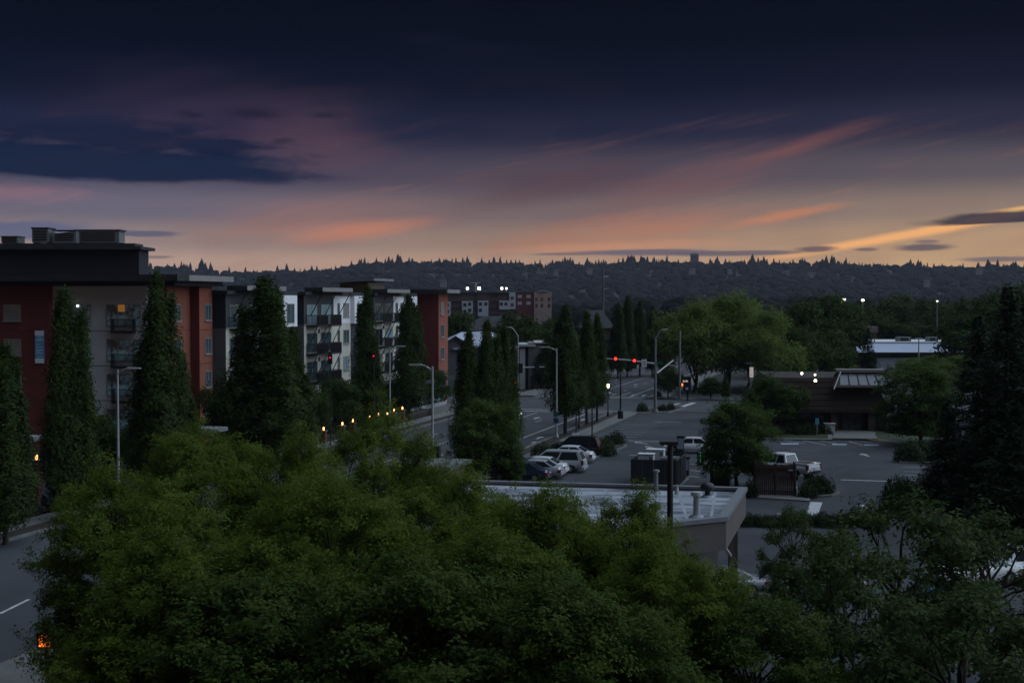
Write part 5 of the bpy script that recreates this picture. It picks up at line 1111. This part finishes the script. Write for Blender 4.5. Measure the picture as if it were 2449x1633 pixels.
for u, v, vt, lab in ((1484, 1003, 893, 'tall black lot lamp with a stout base by the stall markings'),):
    b = G(u, v); h = htop(b, u, vt); t = thing('lot_lamp', lab, 'lamp post', b); MB().lathe([(.34, 0), (.34, 1.0), (.12, 1.15)], 10).build('base', BLACK, t, 40); MB().tube([(0, 0, 1), (0, 0, h)], [.11, .08], 8).build('pole', BLACK, t); MB().box(-.1, .8, -.2, .2, h, h + .12).build('lamp_head', GREYM, t)
for u, v, vt, lab in ((1378, 1050, 1000, 'bare dark post beside the white notice by the tree strip'), (1416, 1052, 980, 'bare dark post between the tree strip and the lot')):
    b = G(u, v); h = htop(b, u, vt); t = thing('post', lab, 'post', b); MB().tube([(0, 0, 0), (0, 0, h)], .07, 8).build('shaft', BLACK, t); MB().lathe([(.12, h), (.02, h + .15)], 8).build('cap', BLACK, t)
b = G(1377, 1055); t = thing('notice_sign', 'white notice board on the strip behind the black estate', 'sign', b); MB().box(-.35, .35, -.03, .03, .25, .85).build('board', WHITE, t); MB().tube([(0, .05, 0), (0, .05, .8)], .03, 6).build('post', BLACK, t)
# big dark lot lamp in front of the flat roof and at the right edge
p0 = PY(1603, 1063, 49); t = thing('lot_lamp', 'tall dark lot lamp standing before the flat-roofed building', 'lamp post', (p0.x, 49, 0)); MB().lathe([(.3, 0), (.3, .8), (.12, .95)], 10).build('base', CONC, t); MB().tube([(0, 0, .8), (0, 0, p0.z)], [.13, .10], 10).build('pole', BLACK, t, 40); MB().box(-.35, .25, -.2, .2, p0.z, p0.z + .12).build('lamp_head', BLACK, t)
p0 = PY(2296, 1018, 92); t = thing('lot_lamp', 'dark lot lamp with a pale flat head before the black firs', 'lamp post', (p0.x, 92, 0)); MB().tube([(0, 0, 0), (0, 0, p0.z)], [.12, .09], 10).build('pole', mat('rust_metal', (.05, .035, .03), .7, .2, 2), t, 40); MB().box(0, .95, -.22, .22, p0.z - .05, p0.z + .12).build('lamp_head', GREYM, t)
b = G(1797, 945); t = thing('lit_pylon', 'slim pale pylon with a lit top and a lamp arm beside the bank', 'pylon', b); zt2 = htop(b, 1797, 878); zl2 = htop(b, 1797, 902)
MB().box(-.28, .28, -.2, .2, 0, zl2).build('column', mat('pylon_stone', (.24, .22, .20), .8, .2, 1), t); MB().box(-.26, .26, -.18, .18, zl2 + .003, zt2).build('lit_panel', emit('pylon_light', (1, .88, .78), .25, (.6, .55, .5)), t); MB().tube([(-.1, 0, zt2), (-.1, 0, zt2 + .5)], .05, 6).build('arm', GREYM, t); MB().box(-.9, .1, -.15, .15, zt2 + .5, zt2 + .62).build('lamp_head', GREYM, t)
for u, v, vt, lab in ((2018, 860, 716, 'bright twin floodlight on a tall mast over the valley trees'), (2062, 860, 718, 'single bright floodlight on a tall mast beside the twin one'), (2240, 858, 720, 'faint floodlight on a mast far over the valley trees')):
    b = G(u, v); z = htop(b, u, vt); t = thing('flood_mast', lab, 'floodlight', b); MB().tube([(0, 0, 0), (0, 0, z)], [.2, .12], 8).build('mast', GREYM, t)
    s_ = .28 if u < 2200 else .15
    MB().box(-s_, s_, -.3, 0, z - s_ * .7, z + s_ * .7).build('lamp', emit('flood_light', (1, .95, .70), 6), t)
    if u == 2018: MB().box(-.85, -.45, -.3, 0, z - .95, z - .5).build('lamp', MATS['flood_light'], t)
    MB().box(-s_ - .1, s_ + .1, .003, .2, z - s_ * .8, z + s_ * .8).build('housing', BLACK, t)
b = G(1442, 850); t = thing('utility_pole', 'tall bare utility pole with two pale crossarms beyond the junction', 'pole', b); z = htop(b, 1442, 640)
MB().tube([(0, 0, 0), (0, 0, z)], [.35, .22], 8).build('pole', mat('weathered_wood', (.13, .13, .14), .9, .2, 1), t)
for v in (661, 690): zz = htop(b, 1442, v); MB().box(-.2, 1.3, -.1, .1, zz - .1, zz + .1).build('crossarm', PALE, t)
b = G(2300, 965); t = thing('wall_lamp_post', 'small lamp with a warm light in front of the firs', 'lamp post', b); z = htop(b, 2300, 949); MB().tube([(0, 0, 0), (0, 0, z)], .06, 6).build('pole', BLACK, t); MB().ball((0, 0, z + .1), .12, 8, 6).build('lantern', LWARM, t)
# lit piers along the terrace
PIER = mat('pier_brick', (.12, .05, .035), .9, .25, 3, .1)
for i, (u, v) in enumerate(((773, 1023), (818, 1011), (843, 1004), (883, 995), (905, 989), (926, 987), (942, 980), (962, 974), (421, 1067), (84, 1090))):
    bb_ = -52.95 if u > 500 else -53.6; b = on_b(u, bb_); h = PY(u, v, b.y).z; dim = i in (4, 5)
    t = thing('lit_pier', 'brick pier topped by a warm lantern along the apartment terrace' if u > 500 else ('brick pier with a warm lantern glowing beneath the dark columnar tree' if u > 200 else 'brick pier with a warm lantern below the dark red wall'), 'lantern pier', (b.x, b.y, 0), STROT, 'lit brick piers along the terrace')
    MB().box(-.25, .25, -.25, .25, 0, h - .35).build('pier', PIER, t); MB().box(-.31, .31, -.31, .31, h - .348, h - .24).build('cap', CONC, t)
    MB().lathe([(.05, h - .238), (.085, h - .13), (.08, h + .04), (.03, h + .09)], 8).build('lantern', LWARM if not dim else emit('lantern_faint', (1, .5, .2), 2.5), t, 50)
for u, v, c in ((790, 855, SIGR), (894, 851, SIGR)):
    p0 = PY(u, v, 135); t = thing('signal_pole', 'small red signal on a thin post before the cream balconies' if u < 850 else 'small red signal half hidden in the tall dark columnar tree', 'traffic light', (p0.x, 135, 0)); MB().tube([(0, 0, 0), (0, 0, p0.z + .2)], .06, 6).build('pole', BLACK, t); MB().box(-.2, .2, -.2, -.003, p0.z - .6, p0.z + .3).build('signal_head', BLACK, t); MB().tube([(0, -.24, p0.z), (0, -.2, p0.z)], .07, 10).build('lens', emit('signal_red_dim', (1, .02, .05), 1.4, (.2, .01, .01)), t)
# pedestrian signal low on the left, seen through leaves
p0 = PY(112, 1528, 50.5); t = thing('pedestrian_signal', 'orange-lit pedestrian signal on a post half hidden by the leafy tree', 'traffic light', (p0.x, p0.y, 0)); MB().tube([(0, 0, 0), (0, 0, p0.z + .5)], .07, 8).build('post', GREYM, t); MB().box(-.28, .28, -.25, -.075, p0.z - .28, p0.z + .28).build('housing', BLACK, t); MB().box(-.2, .2, -.27, -.252, p0.z - .2, p0.z + .2).build('hand_lens', SIGO, t)

# ------------------------------------------------------------------ charging enclosure, boxes, wooden enclosure
g0, g1 = G(1510, 1161), G(1617, 1161); ax = math.atan2((ST.p).y, ST.p.x); enc_w = (g1 - g0).length; ENC = mat('enclosure_panel', (.030, .036, .040), .6, .2, 1.2, 0)
t = thing('charger_enclosure', 'dark panelled charger enclosure with ribbed sides in the lot', 'enclosure', g0, ax); eh = htop(g0, 1510, 1098); ed = 5.2
for k in range(4): x0 = enc_w * k / 4; MB().box(x0 + .008, x0 + enc_w / 4 - .008, 0, .06, .05, eh).build('panel', ENC, t)
for k in range(6): y0 = ed * k / 6; MB().box(enc_w, enc_w + .06, y0 + .07, y0 + ed / 6, .05, eh).build('panel', mat('enclosure_slat', (.075, .072, .075), .6, .2, 1), t); MB().box(enc_w + .061, enc_w + .13, y0 + .07, y0 + .22, .05, eh).build('rib', MATS['enclosure_slat'], t)
for k in range(5): y0 = ed * k / 5; MB().box(-.06, 0, y0 + .07, y0 + ed / 5, .05, eh).build('panel', ENC, t)
for k in range(4): x0 = enc_w * k / 4; MB().box(x0 + .008, x0 + enc_w / 4 - .008, ed + .01, ed + .07, .05, eh).build('panel', ENC, t)
MB().box(-.25, enc_w + .3, -.25, ed + .3, -.01, .05).build('plinth', KERB, t)
fr = Matrix.Translation(g0) @ Matrix.Rotation(ax, 4, 'Z')
for x, y, wd, h, lab in ((.95, 1.2, 1.15, 2.3, 'white power cabinet inside the dark enclosure, lower of the two'), (1.35, 3.2, 1.35, 2.45, 'taller white power cabinet inside the dark enclosure')):
    q_ = fr @ Vector((x, y, .05)); t2 = thing('power_cabinet', lab, 'cabinet', q_, ax); MB().box(-wd / 2, wd / 2, -.45, .45, 0, h - .06).build('body', WHITE, t2); MB().box(-wd / 2 - .05, wd / 2 + .05, -.5, .5, h - .057, h).build('lid', WHITE, t2); MB().box(wd / 2 - .3, wd / 2 - .05, -.47, -.452, h - .5, h - .2).build('vent', GREYM, t2)
q_ = fr @ Vector((2.7, 2.0, .05)); t2 = thing('transformer', 'grey ribbed transformer inside the dark enclosure', 'transformer', q_, ax); MB().box(-.7, .6, -.8, .8, 0, 1.9).build('body', GREYM, t2)
for k in range(5): MB().box(-.7, .6, -.7 + .3 * k, -.6 + .3 * k, 1.902, 2.0).build('rib', GALV, t2)
for u, v, vt, w_, lab, c in ((1627, 1085, 1042, .62, 'white-faced charger with a dark top behind the dark enclosure', 'screen'), (1643, 1137, 1092, .30, 'slim charger with a blue-white front beside the enclosure ribs', 'blue')):
    b = G(u, v); h = htop(b, u, vt); t2 = thing('charger', lab, 'charger', b, ax)
    MB().box(-w_ / 2, w_ / 2, -.04, .30, 0, h - .12).build('body', mat('charger_dark', (.03, .03, .035), .5, .1, 1), t2); MB().box(-w_ / 2 - .05, w_ / 2 + .12, -.12, .4, h - .118, h).build('hood', BLACK, t2); MB().box(-w_ / 2 + .03, w_ / 2 - .03, -.06, -.042, h * .28, h - .2).build('front_panel', mat('charger_panel', (.30, .36, .44), .4, .05, 1), t2)
b = G(1675, 1112); h = htop(b, 1675, 1083); t2 = thing('charger', 'dark charger with a green lit strip under the lot tree', 'charger', b, ax); MB().box(-.28, .28, 0, .4, 0, h + .15).build('body', MATS['charger_dark'], t2); MB().box(-.025, .025, -.03, -.003, h * .22, h).build('light_strip', emit('green_strip', (.01, .75, .28), .55, (.0, .1, .04)), t2); MB().box(-.2, .2, -.02, -.004, h + .0, h + .1).build('display', PALE, t2)
b = G(1721, 1166); t2 = thing('transformer_box', 'dark green transformer box with a pale lid edge under the lot tree', 'transformer', b, ax); h = htop(b, 1721, 1132); MB().box(-.72, .72, 0, 1.2, 0, h - .06).build('body', mat('box_green', (.016, .030, .022), .6, .2, 1), t2); MB().box(-.76, .76, -.04, 1.24, h - .057, h).build('lid', mat('box_lid', (.12, .13, .12), .6, .2, 1), t2); MB().box(-.02, .02, -.03, -.003, .1, h - .1).build('door_seam', BLACK, t2)
# wooden refuse enclosure
g0 = G(1808, 1186); g1 = G(1896, 1192); WD = mat('fence_wood', (.050, .030, .024), .92, .35, 3, .2, stretch=(6, 6, .6)); t = thing('wooden_enclosure', 'brown wooden plank refuse enclosure with a notice on its side', 'enclosure', g0, ax * .5); wE = (g1 - g0).length; eh = htop(g0, 1808, 1110)
npk = 20; pk = MB().box(.006, wE / npk - .006, 0, .03, .05, eh).mesh('plank'); pk.materials.append(WD)
for k in range(npk): o = mk('plank', pk, WD, t); o.location = (wE * k / npk, random.uniform(-.006, .006), random.uniform(-.02, .02))
for k in range(12): o = mk('plank', pk, WD, t); o.location = (wE + .06, .1 + k * .19, random.uniform(-.02, .02)); o.rotation_euler = (0, 0, math.pi / 2 * .62)
for k in range(16): o = mk('plank', pk, WD, t); o.location = (-.03, .1 + k * .19, 0); o.rotation_euler = (0, 0, math.pi / 2)
for x in (0, wE / 2, wE): MB().box(x - .07, x + .07, -.10, -.035, 0, eh + .08).build('post', WD, t)
for z in (.35, eh - .3): MB().box(.08, wE / 2 - .08, -.07, -.034, z, z + .1).build('rail', WD, t); MB().box(wE / 2 + .08, wE - .08, -.07, -.034, z, z + .1).build('rail', WD, t)
MB().box(wE + .25, wE + .62, .10, .13, 1.0, 1.5).build('notice', mat('notice_grey', (.25, .27, .28), .6, .1, 2), t); MB().box(wE - .45, wE - .12, -.14, -.11, eh - .42, eh - .32).build('plate', PALE, t)

# ------------------------------------------------------------------ shrubs
def bush(u, v, r, h, lab, grp=None):
    b = G(u, v); tree(S_PROT[random.randint(0, 1)], (b.x, b.y, .1), h, r, lab, 'shrub', grp, 'shrub', None, ('stem', 'foliage'))
for u, v, r, h in ((1536, 986, .75, 1.1), (1586, 984, .8, .8), (1604, 982, .6, .9), (1574, 950, .6, .8)): bush(u, v, r, h, 'clipped dark shrub on the kerb island by the thick signal pole', 'clipped shrubs by the signal pole')
for u, v, r, h in ((1443, 1074, 1.0, .95), (1456, 1066, .8, .9), (1474, 1064, .9, 1.2), (1448, 1090, 1.1, 1.0), (1432, 1083, .9, .9)): bush(u, v, r, h, 'rounded dark shrub on the kerb island beside the black estate car', 'rounded shrubs by the black estate')
for u, v, r, h in ((1302, 1092, 1.3, 1.1), (1335, 1080, .9, .9)): bush(u, v, r, h, 'low rounded shrub at the pavement edge before the parked cars', 'low shrubs before the parked cars')
for u, v, r, h in ((1948, 1183, 1.0, 1.4), (1967, 1181, .9, 1.2), (1930, 1190, .8, 1.0), (1797, 1190, .5, 1.3)): bush(u, v, r, h, 'dark shrub on the island beside the wooden enclosure', 'dark shrubs by the wooden enclosure')
for k in range(13): bush(1785 + k * 26, 1257 + random.uniform(-2, 2), random.uniform(.7, 1.0), random.uniform(.5, .9), 'low hedge shrub in the strip between the lot and the tan building', 'hedge shrubs beside the tan building')
for k in range(9): bush(1815 + k * 20, 1040 + random.uniform(-4, 3), random.uniform(.7, 1.0), random.uniform(.8, 1.3), 'dark shrub along the brown bank wall', 'shrubs along the bank wall')
for u, v, r, h in ((2178, 1104, 1.5, 1.6), (2205, 1100, 1.5, 1.5), (2235, 1098, 1.5, 1.6), (2260, 1096, 1.5, 1.4)): bush(u, v, r, h, 'dark rounded shrub on the lot corner below the lawn', 'rounded shrubs below the lawn')
for k in range(14): bush(2100 + k * 13, 1032 + k * 1.2 + random.uniform(-4, 3), 1.0, random.uniform(.6, 1.0), 'low yellowish ground-cover shrub along the bank lawn', 'ground-cover shrubs on the lawn')
for k, (u, v) in enumerate(((2148, 1195), (2170, 1205), (2205, 1200), (2235, 1195), (2190, 1222), (2140, 1225))): bush(u, v, 1.1, 1.5, 'dark shrub at the foot of the firs beside the lot', 'shrubs at the foot of the firs')
for k in range(16): q_ = ST.W(88 + k * 4.6, -54.6 + random.uniform(-.4, .4)); tree(S_PROT[k % 2], (q_.x, q_.y, .5), random.uniform(1.0, 1.8), random.uniform(.9, 1.4), 'dark shrub behind the lit brick piers on the terrace', 'shrub', 'terrace shrubs behind the lit piers', 'shrub', None, ('stem', 'foliage'))

# ------------------------------------------------------------------ trees
# columnar street trees, apartment side
for i, (u, vt, b, r, lab) in enumerate(((8, 832, -48.6, 2.1, 'columnar street tree before the dark red wall, cut by the frame edge'), (154, 700, -50.0, 2.0, 'tall twin-topped columnar tree before the banner'), (374, 664, -50.0, 2.5, 'slender pointed columnar tree hiding the orange corner tower'),
                                  (632, 672, -50.0, 3.9, 'broad columnar tree with several spires hiding the first white bay'), (878, 690, -53.6, 2.0, 'dark narrow columnar tree rising before the second white bays'), (978, 712, -53.2, 2.4, 'dark columnar tree before the far red tower'))):
    p0 = on_b(u, b); h = PY(u, vt, p0.y).z; tree(C_PROT[(1, 1, 0, 1, 2, 0)[i]], p0, h, r, lab, 'tree', 'columnar trees along the apartment block', 'columnar_tree', (0.3, 1.9, 2.2, .6, 1, 4)[i])
for u, vt, b, r, lab in ((185, 760, -50.6, 1.3, 'shorter columnar tree leaning on the twin-topped one'), (432, 845, -50.5, 1.6, 'short bushy tree at the foot of the pointed columnar tree'), (700, 790, -49.8, 2.2, 'bushy columnar tree on the flank of the broad spired one'), (662, 692, -50.6, 1.8, 'second pointed columnar tree behind the broad spired one')):
    p0 = on_b(u, b); h = PY(u, vt, p0.y).z; tree(C_PROT[2], p0, h, r, lab, 'tree', 'columnar trees along the apartment block', 'columnar_tree')
for u, vt, b, r, lab in ((800, 900, -55.5, 3.0, 'dark rounded tree below the cream balconies'), (870, 900, -55.5, 2.6, 'dark rounded tree behind the lit piers'), (1020, 880, -56, 3.0, 'dark rounded tree at the foot of the far red tower'), (545, 905, -55, 2.6, 'dark rounded tree under the first cream balconies'), (250, 985, -56, 2.2, 'small dark tree under the beige wall'), (940, 930, -56, 2.4, 'dark rounded tree between the cream wall and the shopfront'), (735, 920, -54.5, 2.4, 'dark rounded tree beside the broad spired one')):
    p0 = on_b(u, b); h = PY(u, vt, p0.y).z; tree(D_PROT[int(u) % 2], p0, max(3, h), r, lab, 'tree', None, 'broadleaf_tree')
# kerbside columnar trees by the lot
for i, (u, vt, vb, r, lab) in enumerate(((1122, 800, 1122, 1.7, 'slim columnar tree, outermost of the kerbside group behind the round tree'), (1165, 778, 1118, 1.9, 'tallest slim columnar tree behind the round tree'), (1208, 790, 1105, 1.6, 'slim columnar tree between the tallest one and the signal pole'),
                                   (1352, 738, 1040, 2.5, 'dense columnar kerb tree right behind the plated street lamp'), (1403, 752, 1016, 2.1, 'dense columnar kerb tree in the middle of the trunk row'), (1428, 758, 1010, 1.8, 'dense columnar kerb tree at the junction end of the trunk row'))):
    p0 = G(u, vb); h = PY(u, vt, p0.y).z; tree(C_PROT[(0, 0, 1, 2, 2, 2)[i]], (p0.x, p0.y, .12), h, r, lab, 'tree', 'columnar kerb trees beside the lot', 'columnar_tree')
b = G(1160, 1158); tree(M_PROT[0], b, 6.3, 3.0, 'dark rounded tree at the lot edge beside the parked sedans', 'tree')
b = G(1228, 1160); tree(M_PROT[1], b, 2.6, 1.0, 'low dark tree touching the dark blue sedan', 'tree')
b = G(1762, 1164); tree(M_PROT[1], b, 6.2, 3.3, 'dark green tree standing over the charger area of the lot', 'tree')
b = G(2200, 1064); tree(M_PROT[0], b, 7.9, 4.3, 'wide dark tree beside the bank skylight', 'tree')
b = G(1850, 1035); tree(D_PROT[1], b, 5.9, 3.6, 'reddish-dark tree covering the end of the bank roof', 'tree')
b = G(1900, 1006); tree(D_PROT[0], b, 6.0, 3.4, 'dark tree behind the bank lamps', 'tree')
# across the junction
for i, (u, vt, vb, r) in enumerate(((1478, 728, 905, 2.0), (1500, 712, 902, 2.2), (1530, 722, 900, 2.2), (1560, 735, 898, 2.0), (1590, 745, 900, 2.0), (1345, 790, 925, 2.2), (1310, 800, 930, 2.4))):
    p0 = G(u, vb); tree(C_PROT[i % 3], p0, PY(u, vt, p0.y).z, r, 'tall dark columnar tree across the junction', 'tree', 'columnar trees across the junction', 'columnar_tree')
for u, vt, vb, r, lab in ((1660, 722, 938, 5.0, 'pale green leafy tree beside the blue monument sign'), (1740, 702, 935, 6.6, 'largest pale green leafy tree across the junction'), (1832, 742, 940, 5.2, 'pale green leafy tree towards the lit pylon'), (1790, 730, 925, 5, 'pale green leafy tree behind the largest one'), (1885, 775, 935, 4.4, 'dull green leafy tree between the pale trees and the bank')):
    p0 = G(u, vb); tree(L_PROT[int(u) % 2] if u < 1880 else D_PROT[0], p0, PY(u, vt, p0.y).z, r, lab, 'tree')
b = G(1270, 905); tree(V_PROT[0], b, 10.5, 4.5, 'large dark tree behind the panelled building', 'tree'); b = G(1325, 895); tree(V_PROT[1], b, 10, 4.0, 'dark tree beside the large one near the panelled building', 'tree')
b = G(1220, 900); tree(V_PROT[0], b, 11, 4, 'dull olive tree behind the townhouse dormer', 'tree'); b = G(1200, 860); tree(V_PROT[1], b, 9, 5, 'dull olive tree below the dark hip-roofed hall', 'tree'); b = G(1090, 870); tree(V_PROT[1], b, 11, 5, 'dark tree between the red tower and the pale gable roof', 'tree')
b = G(1700, 955); tree(D_PROT[0], b, 3.2, 2.0, 'small round dark tree by the far kerb', 'tree'); b = G(1735, 958); tree(C_PROT[2], b, 3.8, .8, 'small dark cypress by the far kerb', 'tree')
b = G(1598, 952); tree(D_PROT[1], b, 4.4, 2.2, 'small dark tree behind the thick signal pole', 'tree')
# valley trees on the right
rng2 = random.Random(12)
for u, vt, vb, r in ((1910, 730, 905, 5), (1960, 712, 900, 6), (2010, 730, 890, 5.5), (2065, 735, 848, 6), (2120, 722, 845, 7), (2165, 712, 842, 8), (2215, 722, 845, 7), (2262, 735, 848, 6.5), (2310, 720, 850, 7), (2360, 706, 900, 6.5), (2410, 694, 905, 6.5), (1935, 800, 925, 4.5), (1990, 800, 920, 3.4), (2140, 770, 856, 5), (2195, 775, 856, 5), (2250, 765, 857, 5.5), (2345, 770, 880, 5.0), (2350, 770, 910, 6), (1870, 752, 900, 4.5)):
    p0 = G(u, vb); tree(V_PROT[rng2.randint(0, 1)], p0, PY(u, vt, p0.y).z, r, *((('dark broadleaf tree between the pale green trees and the taupe fascia', 'tree', 'valley trees between the pale trees and the taupe fascia')) if u < 2015 else
        (('tall dark broadleaf tree rising behind the long blue fascia', 'tree', 'tall valley trees behind the blue fascia') if u < 2330 and vt < 760 else
         (('lower dark broadleaf tree close behind the long blue fascia', 'tree', 'low valley trees behind the blue fascia') if u < 2330 else ('dark broadleaf tree merging with the black firs', 'tree', 'valley trees beside the black firs')))))
for u, vt, vb, r, lab in ((2225, 850, 905, 3.4, 'low olive tree before the blue fascia'), (2285, 850, 915, 3.6, 'olive tree at the end of the blue fascia'), (2330, 880, 960, 4, 'dull tree between the blue fascia and the black firs'), (2180, 856, 890, 2.6, 'small olive tree under the blue fascia pole'), (2030, 870, 915, 2.6, 'olive shrub-like tree behind the bank skylight')):
    p0 = G(u, vb); tree(L_PROT[0] if 'olive' in lab else V_PROT[0], p0, PY(u, vt, p0.y).z, r, lab, 'tree')
b = G(2075, 930); tree(N_PROT[0], b, PY(2075, 786, b.y).z, 2.6, 'pointed dark cypress before the blue fascia', 'tree', None, 'conifer_tree')
# black firs at the right edge
for u, vt, vb, r, lab in ((2335, 760, 1215, 3.6, 'black fir over the lot, beside the lot lamp'), (2405, 690, 1240, 4.2, 'tall black fir at the lot edge'), (2470, 655, 1230, 4.4, 'tallest black fir, cut by the frame edge'), (2262, 960, 1205, 2.4, 'small black fir at the lot edge'), (2375, 870, 1150, 3.4, 'dark fir behind the tall pair'), (2440, 930, 1290, 3.4, 'low spreading black fir at the corner of the lot')):
    p0 = G(u, vb); tree(N_PROT[int(u) % 2], p0, PY(u, vt, p0.y).z, r, lab, 'tree', 'black firs beside the lot', 'conifer_tree')
# foreground leafy trees
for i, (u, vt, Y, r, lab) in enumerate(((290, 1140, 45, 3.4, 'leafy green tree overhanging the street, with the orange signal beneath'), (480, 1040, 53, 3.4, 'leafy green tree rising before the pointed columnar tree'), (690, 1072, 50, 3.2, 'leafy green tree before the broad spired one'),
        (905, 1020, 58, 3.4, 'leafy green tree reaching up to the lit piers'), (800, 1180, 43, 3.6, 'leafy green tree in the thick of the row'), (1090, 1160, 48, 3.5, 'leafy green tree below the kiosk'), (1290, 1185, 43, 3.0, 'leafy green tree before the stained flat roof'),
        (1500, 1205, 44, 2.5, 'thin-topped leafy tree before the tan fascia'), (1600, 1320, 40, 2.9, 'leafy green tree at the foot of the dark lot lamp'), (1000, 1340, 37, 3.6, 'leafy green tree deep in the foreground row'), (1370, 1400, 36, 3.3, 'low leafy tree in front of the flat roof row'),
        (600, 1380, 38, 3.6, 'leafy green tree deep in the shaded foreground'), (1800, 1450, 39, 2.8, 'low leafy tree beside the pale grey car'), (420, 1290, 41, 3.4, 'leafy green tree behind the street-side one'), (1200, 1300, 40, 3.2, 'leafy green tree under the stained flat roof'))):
    p0 = PY(u, vt, Y); tree(SHADED_PROT[i % 2] if i in (9, 10, 11, 12) else F_PROT[(i * 3 + i // 4) % 4], (p0.x, Y, 0), p0.z, r, lab, 'tree', 'leafy foreground trees')  # low front trees take the leaf with shade painted into its colour
for u, vt, Y, r, lab, pr in ((2150, 1195, 47, 3.7, 'large leafy tree with pale dying twigs before the black firs', 1), (2360, 1235, 50, 3.4, 'large leafy tree whose branches show the blue car', 0), (2020, 1300, 42, 2.8, 'leafy tree between the large one and the pale grey car', 1), (2300, 1420, 38, 3.2, 'low leafy tree over the lot corner', 0)):
    p0 = PY(u, vt, Y); tree(A_PROT[pr], (p0.x, Y, 0), p0.z, r, lab, 'tree', 'leafy trees over the near lot')
p0 = PY(1895, 1216, 62); tree(A_PROT[1], (p0.x, 62, 0), p0.z, 1.7, 'small dark tree with sparse crown by the hedge strip', 'tree')

# ------------------------------------------------------------------ evening haze
hz = bpy.data.materials.new('haze'); hz.use_nodes = True; ht = hz.node_tree; ht.nodes.clear()
ho = ht.nodes.new('ShaderNodeOutputMaterial'); hvn = ht.nodes.new('ShaderNodeVolumePrincipled'); ht.links.new(hvn.outputs[0], ho.inputs['Volume'])
hvn.inputs['Color'].default_value = (.76, .80, 1.0, 1); hvn.inputs['Density'].default_value = .000052; hvn.inputs['Anisotropy'].default_value = .0
tag(MB().box(-3800, 3800, -60, 3700, -1.5, 103).build('haze', hz), 'thin bluish evening haze over the valley', 'haze', kind='stuff')
